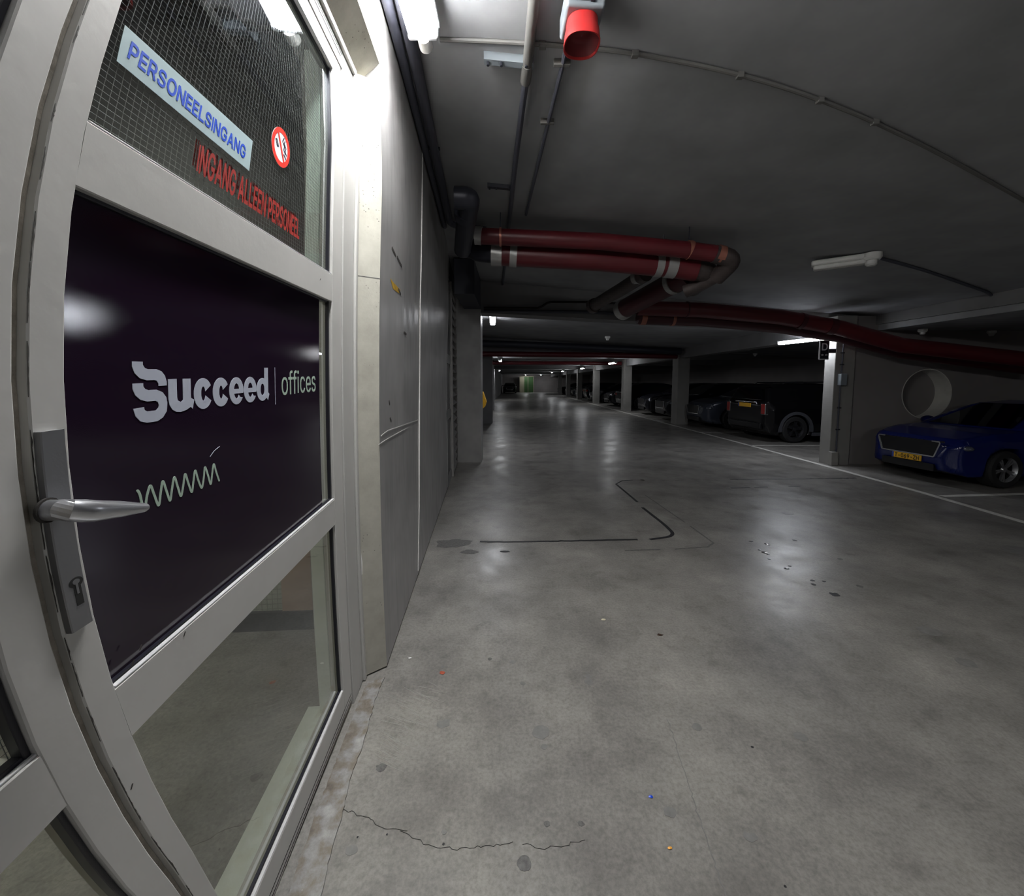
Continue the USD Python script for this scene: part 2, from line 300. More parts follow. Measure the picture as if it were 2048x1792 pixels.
# ------------------------------------------------------------------ the fixed door frame
fr = thing('trim_1', 'white painted steel door frame between the concrete reveal and the glazed door', 'door frame', kind='structure')
obj('jamb', stile(-.056, .104, -.07, .004, 0, 2.80), 'frame_paint', fr)
obj('jamb_lip', stile(-.056, -.030, .004, .016, 0, 2.80), 'frame_paint', fr)
obj('head', rail(.104, 1.70, -.07, .004, 2.70, 2.80), 'frame_paint', fr)
obj('head_lip', rail(-.03, 1.70, .004, .016, 2.772, 2.80), 'frame_paint', fr)
obj('groove', rail(.12, 1.70, .0035, .0048, 2.735, 2.741, c=.0004), 'gap_dark', fr)
obj('groove', rail(.10, 1.70, .0035, .0048, 2.752, 2.757, c=.0004), 'gap_dark', fr)
obj('threshold', rail(-.05, 1.70, -.09, -.006, -.01, .012), 'old_paint', fr)
obj('rebate', stile(.100, .113, -.06, -.022, 0, 2.70), 'gap_dark', fr)
obj('rebate', stile(1.040, 1.056, -.06, -.012, 0.04, 2.70), 'old_paint', fr)

# ------------------------------------------------------------------ the door leaf
dr = thing('door_1', 'white framed glazed door with a dark office sign panel and a steel lever handle', 'door', kind='structure')
SL, SR = 1.003, .205                          # clear glass edges
Z = dict(b0=.03, b1=.145, l0=.873, l1=.98, u0=1.768, u1=1.872, t0=2.635, t1=2.70)
obj('stile', stile(SL, 1.041, -.05, 0, .03, 2.70), 'door_paint', dr)
obj('stile', stile(.112, SR, -.05, 0, .03, 2.70), 'door_paint', dr)
for a, b in (('b0', 'b1'), ('l0', 'l1'), ('u0', 'u1'), ('t0', 't1')):
    obj('rail', rail(SR-.001, SL+.001, -.0498, -.0003, Z[a], Z[b]), 'door_paint', dr)
def seals(z0, z1):
    obj('seal', [rail(SR, SL, -.022, -.012, z0, z0+.006, c=.001), rail(SR, SL, -.022, -.012, z1-.006, z1, c=.001), stile(SR, SR+.010, -.022, -.010, z0, z1, c=.001), stile(SL-.004, SL, -.022, -.012, z0, z1, c=.001)], 'seal', dr)
    obj('glazing_bead', [rail(SR+.002, SL-.002, -.010, -.001, z0, z0+.0035, c=.0008)], 'bead', dr)
seals(Z['b1'], Z['l0']); seals(Z['l1'], Z['u0']); seals(Z['u1'], Z['t0'])
GN = -.020
up = obj('upper_pane', sheet(SR, SL, GN-.005, GN, Z['u1'], Z['t0']), 'glass', dr, smooth=False, label='wired glass pane in the top of the door')
wm = []
for s in np.arange(SR+.01, SL, .0112): wm.append(warp(grid_prism(cham(s, s+.0006, GN-.0035, GN-.0026, .0002)[::2], 'z', Z['u1'], Z['t0'], 12)))
for z in np.arange(Z['u1']+.008, Z['t0'], .0112): wm.append(warp(grid_prism(cham(GN-.0035, GN-.0026, z, z+.0005, .0002)[::2], 's', SR, SL, 10)))
obj('wire_mesh', wm, 'wire', up, smooth=False, kind='stuff', label='fine square wire mesh inside the glass')
obj('middle_pane', sheet(SR, SL, GN-.005, GN-.0005, Z['l1'], Z['u0']), 'glass', dr, smooth=False)
obj('lower_pane', sheet(SR, SL, GN-.005, GN, Z['b1'], Z['l0']), 'glass_dull', dr, smooth=False)
sp = obj('sign_panel', sheet((0.266, 1.576)[0], SL-.003, GN, GN+.001, Z['l1']+.002, Z['u0']-.002), 'vinyl', dr, smooth=True, label='dark plum vinyl sign on the middle pane')
# --- lettering of the sign: drawn in its own plane, x to the right, y up, then laid on the panel
def spine(pts, w, cap='flat'): return LineString(fillet([(x, y, 0) for x, y in pts], .5, 8)[:, :2]).buffer(w/2, cap_style=cap)
def ring(cx, cy, rx, ry, w):
    a = np.linspace(0, 2*np.pi, 48); o = Polygon(np.stack([cx+rx*np.cos(a), cy+ry*np.sin(a)], 1)); i = Polygon(np.stack([cx+(rx-w)*np.cos(a), cy+(ry-w*.8)*np.sin(a)], 1)); return o.difference(i)
def g_c(x, rx=.44, w=.34):
    r = ring(x+rx, .5, rx, .5, w); return r.difference(Polygon([(x+rx, .5), (x+2.6*rx, .98), (x+2.6*rx, .04)]))
def g_e(x, rx=.44, w=.28):
    r = ring(x+rx, .5, rx, .5, w).difference(Polygon([(x+rx*1.1, .44), (x+2.6*rx, .44), (x+2.6*rx, .20), (x+rx*1.5, .26)]))
    return unary_union([r, sbox(x+w*.8, .40, x+2*rx-.02, .57)])
def g_u(x, wd=.92, w=.34):
    o = Polygon([(x, 1), (x, .42), (x+.04, .24), (x+.14, .10), (x+.3, .02), (x+wd*.5, 0), (x+wd-.22, .04), (x+wd-.02, .12), (x+wd+.06, .05), (x+wd+.14, .33), (x+wd, .40), (x+wd, 1), (x+wd-w, 1), (x+wd-w, .36), (x+wd*.5+.03, .30), (x+w+.02, .36), (x+w, .46), (x+w, 1)])
    return o.buffer(.02).buffer(-.02)
def g_d(x, rx=.44, w=.29):
    return unary_union([ring(x+rx, .47, rx, .47, w), sbox(x+2*rx-w, .1, x+2*rx, 1.36), Polygon([(x+2*rx-.02, .34), (x+2*rx+.09, .26), (x+2*rx-.02, .0), (x+2*rx-.10, .08), (x+2*rx-w, .2)])])
def g_S():
    def hook(y): return Polygon([(0, y+.62), (.34, y+.62), (.34, y+.52), (.40, y+.42), (.50, y+.38), (.80, y+.38), (.98, y+.31), (1.10, y+.16), (1.16, y-.04), (1.16, y-.18), (.86, y-.18), (.86, y-.10), (.80, y), (.72, y+.02), (.46, y+.02), (.24, y+.09), (.08, y+.25), (.0, y+.45)])
    h1 = hook(1.16)
    low = Polygon([(0, 1.09), (.34, 1.09), (.34, .99), (.40, .90), (.50, .86), (.78, .86), (1.0, .76), (1.13, .58), (1.16, .38), (1.13, .10), (.98, -.10), (.78, -.20), (.42, -.20), (.2, -.12), (.06, .06), (.0, .30), (.34, .32), (.36, .22), (.44, .17), (.74, .17), (.83, .25), (.85, .34), (.82, .44), (.74, .49), (.46, .49), (.24, .56), (.08, .72), (.0, .92)])
    return unary_union([h1.buffer(.03).buffer(-.03), low.buffer(.02).buffer(-.02)])
word = []
S_ = g_S()
for g in (g_u(1.21), g_c(2.26), g_c(3.17), g_e(4.07), g_e(4.97), g_d(5.86)): word.append(shapely.affinity.scale(g, 1, 1.2, origin=(0, 0)))
# corners of the word on the panel (s, z): start of the baseline, end of the baseline
p0, p1 = np.array((0.899, 1.404)), np.array((0.546, 1.398)); t0 = np.array((0.904, 1.516))
LW = p0[0]-p1[0]; k = LW/6.80; hk = (t0[1]-p0[1])/(1.78+.2)
def put_sign(poly): return shapely.affinity.affine_transform(poly, [-k, 0, 0, hk, p0[0], p0[1]+.2*hk])
for i, g in enumerate([S_]+word):
    obj('letter', on_door(put_sign(g), GN+.001), 'letter_white', sp, smooth=False)
da, db, dc = (0.522, 1.509), (0.515, 1.509), (0.520, 1.399)
dm = (da[0]+db[0])/2
obj('divider_line', on_door(sbox(dm-.0008, dc[1], dm+.0008, da[1]), GN+.001), 'letter_white', sp, smooth=False)
oa, ob = np.array((0.491, 1.425)), np.array((0.293, 1.419)); ot = np.array((0.487, 1.500))
t_ = meshkit.text_mesh('offices', 1.0, .0005, False); ox = t_.bounds[1][0]; oy = t_.bounds[1][1]
obj('lettering', moved(t_, lambda x, y, d: W(oa[0]-(oa[0]-ob[0])*x/ox, GN+.001+d, oa[1]+.2*(ot[1]-oa[1])*0+(ot[1]-oa[1])*y/oy)), 'letter_green', sp, smooth=False, label='pale green word beside the white logo')
q = [(0.902, 1.285), (0.899, 1.276), (0.897, 1.258), (0.893, 1.251), (0.887, 1.271), (0.880, 1.286), (0.875, 1.266), (0.869, 1.243), (0.863, 1.266), (0.857, 1.286), (0.852, 1.265), (0.847, 1.243), (0.841, 1.264), (0.834, 1.286), (0.829, 1.264), (0.824, 1.243), (0.817, 1.264), (0.811, 1.285), (0.806, 1.264), (0.800, 1.242), (0.794, 1.264), (0.788, 1.285), (0.783, 1.263), (0.776, 1.242), (0.769, 1.263), (0.764, 1.285), (0.758, 1.264), (0.753, 1.242), (0.747, 1.264), (0.741, 1.285), (0.736, 1.265), (0.730, 1.242)]
from scipy.interpolate import PchipInterpolator
q_ = np.array(q); ts = np.arange(len(q)); tt_ = np.linspace(0, len(q)-1, 260); q = np.stack([PchipInterpolator(ts, q_[:, k_])(tt_) for k_ in (0, 1)], 1)
obj('wave_line', on_door(LineString(q).buffer(.0021), GN+.001), 'letter_green', sp, smooth=False, label='pale green zigzag wave drawn under the logo')
obj('scratch', on_door(LineString([(0.749, 1.305), (0.738, 1.315), (0.722, 1.322)]).buffer(.0006), GN+.001), 'letter_white', sp, smooth=False)
# --- stickers on the wired pane
GU = GN
a_, b_, c_, d_ = (0.975, 2.080), (0.972, 2.010), (0.651, 2.013), (0.650, 2.096)
ns = obj('name_strip', on_door(Polygon([a_, b_, c_, d_]).segmentize(.05), GU, .0006), 'label_bg', dr, smooth=False, label='pale blue strip with blue capital letters')
ta, tb, tt = np.array((0.960, 2.031)), np.array((0.671, 2.033)), np.array((0.961, 2.063))
t_, wx = caps('PERSONEELSINGANG')
obj('lettering', moved(t_, lambda x, y, d: W(ta[0]+(tb[0]-ta[0])*x/wx, GU+.0006+d, ta[1]+(tb[1]-ta[1])*x/wx+(tt[1]-ta[1])*y*(1-.0*x))), 'letter_blue', ns, smooth=False)
ra, rb, rt = np.array((0.800, 1.922)), np.array((0.404, 1.931)), np.array((0.806, 1.982))
t_, wx = caps('INGANG ALLEEN PERSONEEL')
rtm = moved(t_, lambda x, y, d: W(ra[0]+(rb[0]-ra[0])*x/wx, GU+d, ra[1]+(rb[1]-ra[1])*x/wx+(rt[1]-ra[1])*y))
obj('red_lettering', moved(t_, lambda x, y, d: W(ra[0]+.004+(rb[0]-ra[0])*x/wx, GU-.0058+d, ra[1]+.010+(rb[1]-ra[1])*x/wx+(rt[1]-ra[1])*y)), 'letter_red', dr, smooth=False, label='second copy of the red letters standing in for their reflection in the glass')  # offset copy of the letters imitates their reflection in the pane
obj('red_lettering', rtm, 'letter_red', dr, smooth=False, label='faded red capital letters along the bottom of the wired pane')
nc = np.array((0.529, 2.157)); ntop = np.array((0.543, 2.213)); nl = np.array((0.573, 2.132)); nr = np.array((0.479, 2.180))
ry_ = abs(ntop[1]-nc[1]); rx_ = abs(nl[0]-nr[0])/2
def ell(f): a = np.linspace(0, 2*np.pi, 49); return Polygon(np.stack([nc[0]+f*rx_*np.cos(a), nc[1]+f*ry_*np.sin(a)], 1))
ps = obj('no_smoking_sticker', on_door(ell(1), GU, .0005), 'sign_white', dr, smooth=False, label='round no smoking sticker with red ring')
obj('red_ring', on_door(ell(1).difference(ell(.74)), GU+.0005, .0004), 'sign_red', ps, smooth=False)
def npt(x, y): return (nc[0]-x*rx_, nc[1]+y*ry_)
obj('red_bar', on_door(Polygon([npt(-.50, .62), npt(-.36, .66), npt(.48, -.62), npt(.34, -.66)]), GU+.0005, .0006), 'sign_red', ps, smooth=False)
obj('cigarette', on_door(unary_union([Polygon([npt(-.62, .16), npt(-.5, .20), npt(-.28, -.08), npt(-.40, -.12)]).exterior.buffer(.0016), Polygon([npt(.30, -.26), npt(.62, -.40), npt(.62, -.34), npt(.34, -.18)])]), GU+.0005, .0005), 'ink', ps, smooth=False)
obj('smoke_line', on_door(unary_union([LineString([npt(.22, .62), npt(.10, .40), npt(.34, .22), npt(.30, .02), npt(.5, -.12)]).buffer(.0016), LineString([npt(.36, .52), npt(.28, .36), npt(.52, .2), npt(.46, .0), npt(.64, -.14)]).buffer(.0016)]), GU+.0005, .0005), 'ink', ps, smooth=False)
for z in (.058, .040): obj('groove', rail(.118, 1.0, -.0004, .0004, z, z+.0035, c=.0002), 'gap_dark', dr, smooth=False)
zj = (-0.036, 1.927)[1]
obj('joint_line', warp(tm(Manifold.hull_points(np.array([(s-.0004, n+.0003*0+o, z) for s, n in ((-.057, .003), (-.1195, .0965)) for o in (0., .0012) for z in (zj, zj+.004)])))), 'stain', fr, smooth=False)
zp = (0.217, 0.597)[1]
obj('plaster_patch', warp(tm(Manifold.hull_points(np.array([(s, n+o, zp+z) for s, n, z in ((-.0575, .004, .10), (-.062, .0105, .05), (-.066, .0165, -.02), (-.0575, .004, -.09), (-.0645, .0145, -.08)) for o in (0., .0012)])))), 'white_bit', fr, smooth=False, label='white filler smear beside the frame')
# --- lever handle on its long plate
pl = obj('handle_plate', stile(1.0135, 1.0385, 0, .010, (1.048, 1.116)[1]+.005, (1.041, 1.418)[1], k=14, c=.0012), 'alu', dr, label='brushed steel handle plate')
kz = (1.032, 1.193)[1]
obj('keyhole', on_door(unary_union([Point(1.0235, kz).buffer(.0078), sbox(1.0192, kz-.036, 1.0272, kz)]), .0101, .0004), 'keyhole', pl, smooth=False)
obj('keyway', on_door(unary_union([Point(1.0235, kz+.001).buffer(.0040), sbox(1.0222, kz-.018, 1.0248, kz)]), .0104, .0004), 'alu', pl, smooth=False)
h0, h1, h2, h3, h4, h5 = (1.040, 1.311), (1.044, 1.313), (1.044, 1.312), (1.023, 1.301), (0.993, 1.290), (0.955, 1.277)
hz = h0[1]
hp = [W(h0[0], .010, h0[1]), W(h0[0], .024, h0[1]), W(h1[0], .036, h1[1]), W(h2[0], .045, h2[1]), W((h2[0]+h3[0])/2, .049, (h2[1]+h3[1])/2), W(h3[0], .050, h3[1]), W(h4[0], .050, h4[1]), W(h5[0]+.004, .048, h5[1]), W(h5[0], .048, h5[1])]
obj('lever', tube(hp, [.0145, .0140, .0142, .0152, .0156, .0150, .0125, .0075, .006], 18), 'alu_bright', dr, label='polished lever handle')
obj('rose', tube([W(h0[0], .0095, hz), W(h0[0], .0125, hz), W(h0[0], .0130, hz)], .0170, 20), 'gap_dark', dr)
# paint chips along the meeting edge
for z in np.cumsum(rng.uniform(.03, .13, 24))+.30:
    h = rng.uniform(.015, .09); k_ = 9; e = .0002+.0016*rng.random(k_)*np.sin(np.linspace(0, np.pi, k_))**.5
    obj('paint_chip', on_door(Polygon([(1.0409, z), (1.0409, z+h)]+[(1.0404-a, z+h*(1-b)) for a, b in zip(e, np.linspace(0, 1, k_))]).buffer(0), .0001, .0003), 'chip', dr, smooth=False)
for u in ((0.701, 1.876), (1.033, 0.787), (0.974, 0.996), (0.300, 1.825), (0.882, 0.967), (0.958, 1.011)):
    obj('scuff', on_door(LineString([u, (u[0]-.004, u[1]+.006)]).buffer(.0012), .0001, .0003), 'chip', dr, smooth=False)

# ------------------------------------------------------------------ the fixed leaf on the left
d2 = thing('door_2', 'white fixed door leaf at the left edge with wired panes', 'door', kind='structure')
S2, S3 = 1.098, 1.62
obj('stile', stile(1.055, S2, -.05, .002, .03, 2.70), 'door_paint', d2)
obj('stile', stile(S3, S3+.1, -.05, .002, .03, 2.70), 'door_paint', d2)
for a, b in (('b0', 'b1'), ('l0', 'l1'), ('u0', 'u1'), ('t0', 't1')):
    obj('rail', rail(S2-.001, S3+.001, -.0498, .0017, Z[a], Z[b]), 'door_paint', d2)
for nm, z0, z1 in (('lower_pane', 'b1', 'l0'), ('middle_pane', 'l1', 'u0'), ('upper_pane', 'u1', 't0')):
    obj('seal', [rail(S2, S3, -.022, -.008, Z[z0], Z[z0]+.010, c=.001), stile(S2, S2+.007, -.022, -.006, Z[z0], Z[z1], c=.001)], 'seal', d2)
    obj('glazing_bead', [rail(S2, S3, -.008, -.001, Z[z0], Z[z0]+.004, c=.001)], 'bead', d2)
    pn = obj(nm, sheet(S2, S3, GN-.005, GN, Z[z0], Z[z1]), 'glass_dull' if nm == 'lower_pane' else 'glass', d2, smooth=False)
    if nm != 'lower_pane':
        wm = []
        for s in np.arange(S2+.008, S3, .0112): wm.append(warp(grid_prism(cham(s, s+.0008, GN-.0035, GN-.0027, .0002)[::2], 'z', Z[z0], Z[z1], 10)))
        for z in np.arange(Z[z0]+.008, Z[z1], .0112): wm.append(warp(grid_prism(cham(GN-.0035, GN-.0027, z, z+.0008, .0002)[::2], 's', S2, S3, 6)))
        obj('wire_mesh', wm, 'wire', pn, smooth=False, kind='stuff')

# ------------------------------------------------------------------ the lobby seen dimly through the glass
lb = thing('wall_lobby', 'dim lobby walls seen through the lower glass of the door', 'wall', kind='structure')
def slab(s0, s1, n0, n1, z0, z1): return moved(bx(s0, s1, n0, n1, z0, z1), lambda s, n, z: PJ-Dv*s+Nv*n+np.array([0, 0, z]))
obj('end_wall', slab(-.50, -.60, -3.2, -.62, 0, 2.15), 'lobby_tile', lb, label='small grey tiles')
obj('upper_end_wall', slab(-.50, -.60, -3.2, -.20, 2.15, 3.4), 'skirting', lb)
obj('end_wall_panel', slab(-.49, -.60, -.62, -.20, 0, 2.15), 'lobby_wall', lb, label='pinkish brown wall panel')
obj('skirting', slab(-.475, -.50, -3.2, -.20, 0, .11), 'skirting', lb)
obj('back_wall', slab(-.6, 2.4, -3.3, -3.2, 0, 3.4), 'lobby_tile', lb)
obj('side_wall', slab(2.4, 2.5, -3.3, -.2, 0, 3.4), 'lobby_wall', lb)
obj('lobby_ceiling', slab(-.6, 2.5, -3.3, -.2, 3.3, 3.4), 'skirting', lb)
obj('lobby_floor', slab(-.6, 2.5, -3.3, -.10, -.05, -.004), 'lobby_floor', lb)
obj('frame_back', [stile(.03, .203, -.105, -.052, 0, 2.70)], 'inner_paint', lb, label='pale green inner side of the door frame')
obj('sill_back', [rail(.16, 1.70, -.17, -.071, -.01, .045)], 'inner_paint', lb)
ll = thing('added_lobby_lamp', 'added unseen lamp that lights the lobby behind the glass', 'lamp')  # unseen lamp, added to brighten the lobby behind the panes
obj('diffuser', slab(.9, 1.9, -2.1, -1.9, 3.22, 3.255), 'lobby_fill', ll); obj('housing', slab(.88, 1.92, -2.12, -1.88, 3.256, 3.296), 'lamp_body', ll)

# ------------------------------------------------------------------ floor
fl = thing('floor', 'grey power-floated concrete garage floor, glossy in patches', 'floor', kind='structure')
obj('slab', bx(-4.5, 14, -9, 62, -.2, 0), 'floor_concrete', fl, smooth=False)
obj('saw_joint', [ribbon([(-0.293, 3.556), (-0.064, 3.545), (0.532, 3.568), (1.163, 3.603)], .03, jitter=.002), ribbon(np.array(fillet([(*(1.278, 3.603), 0), (*(1.554, 3.688), 0), (*(1.562, 3.981), 0), (*(1.518, 4.555), 0)], .22, 8))[:, :2], .035), ribbon([(1.528, 4.770), (1.490, 5.636)], .03), ribbon([(1.490, 5.636), (1.640, 5.841), (1.798, 5.871)], .02)], 'joint', fl, smooth=False, label='dark filled saw cut loop')
obj('saw_joint', [ribbon([(0.978, 3.360), (1.289, 3.380)], .02), ribbon([(1.424, 3.391), (1.729, 3.434), (1.826, 3.522), (1.804, 3.953)], .016), ribbon([(1.797, 4.054), (1.720, 5.073)], .014)], 'stain', fl, smooth=False)
obj('saw_joint', [ribbon([(3.269, 5.902), (4.190, 5.933), (5.239, 5.997)], .03, jitter=.003)], 'joint', fl, smooth=False)
obj('saw_joint', [ribbon([(3.019, 5.418), (3.297, 5.444)], .03), ribbon([(3.352, 5.444), (3.556, 5.470)], .025), ribbon([(3.867, 5.497), (4.028, 5.497)], .03)], 'joint', fl, smooth=False)
obj('crack', ribbon([(-0.581, 1.254), (-0.526, 1.240), (-0.479, 1.229), (-0.441, 1.200), (-0.381, 1.191), (-0.339, 1.187)], .0015, jitter=.003), 'crack', fl, smooth=False)
obj('crack', ribbon([(-0.363, 1.187), (-0.309, 1.164), (-0.257, 1.144), (-0.162, 1.136), (-0.100, 1.142), (-0.038, 1.150), (0.003, 1.156)], .0013, jitter=.003), 'crack', fl, smooth=False)
obj('crack', ribbon([(0.033, 1.148), (0.103, 1.138), (0.167, 1.150), (0.232, 1.161)], .0012, jitter=.003), 'crack', fl, smooth=False)
obj('crack', ribbon([(0.670, 1.615), (0.648, 1.412), (0.625, 1.220), (0.608, 1.059), (0.606, 1.014)], .003, jitter=.002), 'stain_soft', fl, smooth=False)
def st(x, y, rx, ry, m='stain', **k): obj('stain', blob(x, y, rx, ry, **k), m, fl, smooth=False)
for p, r, m in (((0.035, 1.099), .021, 'stain'), ((-0.500, 1.132), .018, 'stain_soft'), ((0.115, 1.208), .010, 'stain'), ((0.228, 1.209), .011, 'stain'), ((-0.220, 1.184), .009, 'stain_soft'), ((0.124, 1.551), .035, 'stain_soft'), ((0.128, 1.487), .013, 'stain_soft'), ((-0.290, 1.597), .026, 'stain_soft'), ((-0.495, 1.402), .022, 'stain'),
             ((-0.621, 1.416), .010, 'stain'), ((0.376, 1.871), .020, 'stain_soft'), ((0.374, 1.834), .023, 'stain_soft'), ((0.003, 1.974), .014, 'stain_soft'), ((0.051, 1.825), .013, 'stain_soft'), ((-0.355, 1.937), .01, 'stain_soft'), ((0.535, 1.245), .022, 'stain_soft'), ((0.782, 1.577), .022, 'stain_soft'), ((1.183, 1.534), .026, 'stain_soft'), ((0.761, 1.169), .020, 'stain_soft'), ((2.447, 2.234), .06, 'stain_soft'), ((2.353, 1.970), .04, 'stain_soft'),
             ((2.207, 2.833), .016, 'joint'), ((2.171, 2.775), .016, 'joint'), ((2.280, 2.819), .014, 'joint'), ((2.213, 2.639), .03, 'joint'), ((2.605, 3.580), .018, 'joint'), ((2.186, 3.556), .02, 'joint'), ((2.481, 2.747), .02, 'stain'), ((2.703, 3.192), .02, 'stain'), ((3.059, 4.341), .06, 'stain_soft'), ((4.390, 3.370), .12, 'stain_soft'), ((0.958, 1.487), .006, 'joint'), ((0.788, 1.044), .004, 'joint'), ((-0.216, 1.150), .004, 'joint'), ((-0.494, 1.169), .003, 'joint'), ((-0.402, 1.177), .003, 'joint'), ((-0.116, 1.997), .012, 'stain')):
    st(p[0], p[1], r, r*rng.uniform(.75, .95), m)
obj('stain', [blob(*(-0.507, 3.522), .16, .09, j=.5), blob(*(-0.369, 3.329), .08, .04, j=.5, z1=.0016)], 'stain', fl, smooth=False, label='black damp patch by the wall')
obj('stain', [blob(*(-0.201, 3.545), .05, .02, z1=.002), blob(*(-0.065, 3.339), .04, .018)], 'joint', fl, smooth=False)
# mortar along the threshold and the trowel ridges in front of it
mo = [(-0.625, 1.861), (-0.628, 1.809), (-0.620, 1.668), (-0.594, 1.474), (-0.593, 1.354), (-0.572, 1.243), (-0.560, 1.134), (-0.547, 1.059), (-0.540, 1.014), (-0.631, 1.014), (-0.646, 1.108), (-0.661, 1.267), (-0.681, 1.474), (-0.696, 1.724), (-0.699, 1.828)]
po = Polygon(mo).segmentize(.02); c_ = np.array(po.exterior.coords); c_ += rng.normal(0, .0018, c_.shape)
obj('mortar_strip', extr(Polygon(c_).buffer(0), .006), 'mortar', fl, smooth=False, label='rough patched mortar strip along the door threshold')
rd = []
for i in range(60):
    u = rng.random(); a = np.array((-0.391, 1.799))*(1-u)+np.array((-0.473, 1.412))*u; a += rng.normal(0, .035, 2); L = rng.uniform(.07, .20); an = math.radians(-24+rng.normal(0, 6))
    v = np.array([math.cos(an), math.sin(an)]); r_ = rng.uniform(.0006, .0014); pts = [(*(a-v*L*.6+v*L*q_), .0001) for q_ in np.linspace(0, 1, 7)]
    rd.append(tube(pts, np.array([.0002, .7*r_, r_, r_, r_, .6*r_, .0002]), 5))
obj('trowel_ridges', rd, 'cement_smear', fl, kind='stuff', label='cement trowel ridges')
# painted lines
for i, (a, b) in enumerate(((3.0, 21.0), (21.0, 58.0))):
    pts = [(5.20, 3.0), (5.33, 4.05), (5.42, 5.2), (5.47, 7.05), (5.50, 9.2), (5.47, 13.6), (5.47, 21)] if i == 0 else [(5.47, 21), (5.47, 58)]
    obj('lane_line', ribbon(pts, .085), 'line_paint', fl, smooth=False, label='white lane edge line')
for y, x1, dy in ((5.02, 9.5, .35), (9.15, 10.5, .05), (11.6, 10.5, 0), (16.3, 10.5, 0), (18.7, 10.5, 0), (23.3, 10.5, 0)):
    obj('bay_line', ribbon([(5.50, y), (x1, y+dy*(x1-5.5)/1.0*.25)], .08), 'line_paint', fl, smooth=False, label='white bay line')

# ------------------------------------------------------------------ ceiling, beams, columns, other walls
ce = thing('ceiling', 'bare grey concrete ceiling slabs of the garage', 'ceiling', kind='structure')
def zA(x): return 3.25-.092*(x+.62)
def zB(x): return 2.98-.06*(x+.6)
def ceil_slab(y0, y1, zf, x0=-4.5, x1=14, nm='slab', t=.25):
    V = [(x, y, zf(x)+d) for d in (0, t) for x in (x0, x1) for y in (y0, y1)]
    return obj(nm, tm(Manifold.hull_points(np.array(V, float))), 'ceiling_concrete', ce, smooth=False)
ceil_slab(-9, 7.3, zA, x1=6.4); ceil_slab(-9, 7.3, lambda x: 2.35, x0=6.35)
ceil_slab(7.3, 14.2, zB); ceil_slab(14.2, 62, lambda x: 2.62)
def hullbox(V): return tm(Manifold.hull_points(np.array(V, float)))
def beam(y0, y1, zl, zr, label, xl=-4.5, xr=14, top=3.4):
    b = thing('beam', label, 'beam', kind='structure')
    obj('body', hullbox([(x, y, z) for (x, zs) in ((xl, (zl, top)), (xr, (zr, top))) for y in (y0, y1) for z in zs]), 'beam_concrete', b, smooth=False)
    return b
beam(7.22, 7.58, 2.90, 1.90, 'first concrete cross beam, behind the red pipes')
beam(14.0, 14.35, 2.50, 2.42, 'second concrete cross beam, beyond the left hanging lamp')
beam(21.0, 21.4, 2.42, 2.36, 'third concrete cross beam far down the lane')
beam(28.2, 28.6, 2.42, 2.38, 'fourth concrete cross beam, deep in the garage')
lg = thing('beam', 'shallow concrete edge beam above the parking bay on the right', 'beam', kind='structure')
obj('body', hullbox([(x, y, z) for x in (6.3, 6.7) for (y, z) in ((-9, 2.35), (7.22, 2.45), (-9, 2.9), (7.22, 2.9))]), 'beam_concrete', lg, smooth=False)
lg = thing('beam', 'concrete edge beam above the column line beside the column lamp', 'beam', kind='structure')
obj('body', bx(5.75, 6.1, 7.58, 60, 2.28, 2.9), 'beam_concrete', lg, smooth=False)

def column(y, label, x0=5.68, x1=6.08, d=.5):
    c = thing('column', label, 'column', (0, 0, 0), kind='structure')
    obj('shaft', rbox(x0, x1, y-d/2, y+d/2, -.02, 2.9, .015, 4), 'column_concrete', c)
    return c
cd = thing('column', 'pale concrete column with a letter D sign, conduit and lamp beside it', 'column', kind='structure')
obj('shaft', rbox(5.60, 5.95, 6.98, 7.22, -.02, 2.6, .012, 4), 'column_concrete', cd)
obj('base_box', rbox(5.575, 5.70, 6.90, 6.98, .0, .24, .01, 4), 'column_concrete', cd)
column(14.0, 'wide concrete column, next along the lane after the D sign'); column(20.6, 'third concrete column along the lane, tall car shapes beside it')
column(28.0, 'fourth concrete column along the lane, lit on its near edge'); column(35.0, 'fifth concrete column along the lane'); column(42, 'sixth concrete column along the lane, thin with distance'); column(49, 'seventh and farthest concrete column beside the green doors')
pr = thing('wall_pier', 'smooth grey concrete pier at the end of the left wall', 'pier', kind='structure')
obj('body', rbox(-1.2, -.555, 7.18, 7.6, -.02, 3.3, .012, 4), 'wall_concrete', pr)
for y, x, lb_ in ((14.1, -.70, 'dark pier behind the yellow box on the left'), (21, -.95, 'far dark pier on the left side of the lane')):
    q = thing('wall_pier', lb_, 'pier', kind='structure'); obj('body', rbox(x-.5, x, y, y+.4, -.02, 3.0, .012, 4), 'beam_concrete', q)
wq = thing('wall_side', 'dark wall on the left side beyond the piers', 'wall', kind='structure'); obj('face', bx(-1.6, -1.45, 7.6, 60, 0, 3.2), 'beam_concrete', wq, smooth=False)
ws = thing('wall_back', 'wall behind the camera closing the garage', 'wall', kind='structure'); obj('face', bx(-4.5, 14, -9.2, -9, 0, 4.2), 'beam_concrete', ws, smooth=False)
wr = thing('wall_right', 'far side wall behind the parked cars', 'wall', kind='structure'); obj('face', bx(11.6, 11.8, -9, 62, 0, 2.9), 'bay_wall', wr, smooth=False)
we = thing('wall_end', 'far end wall of the garage behind two parked cars', 'wall', kind='structure'); obj('face', bx(-4.5, 14, 60, 60.2, 0, 2.9), 'bay_wall', we, smooth=False)
wp = thing('wall_partition', 'bay partition wall with a round opening behind the blue car', 'wall', kind='structure')
hx_, hr_ = (7.282, 7.040, 1.011)[0], .44
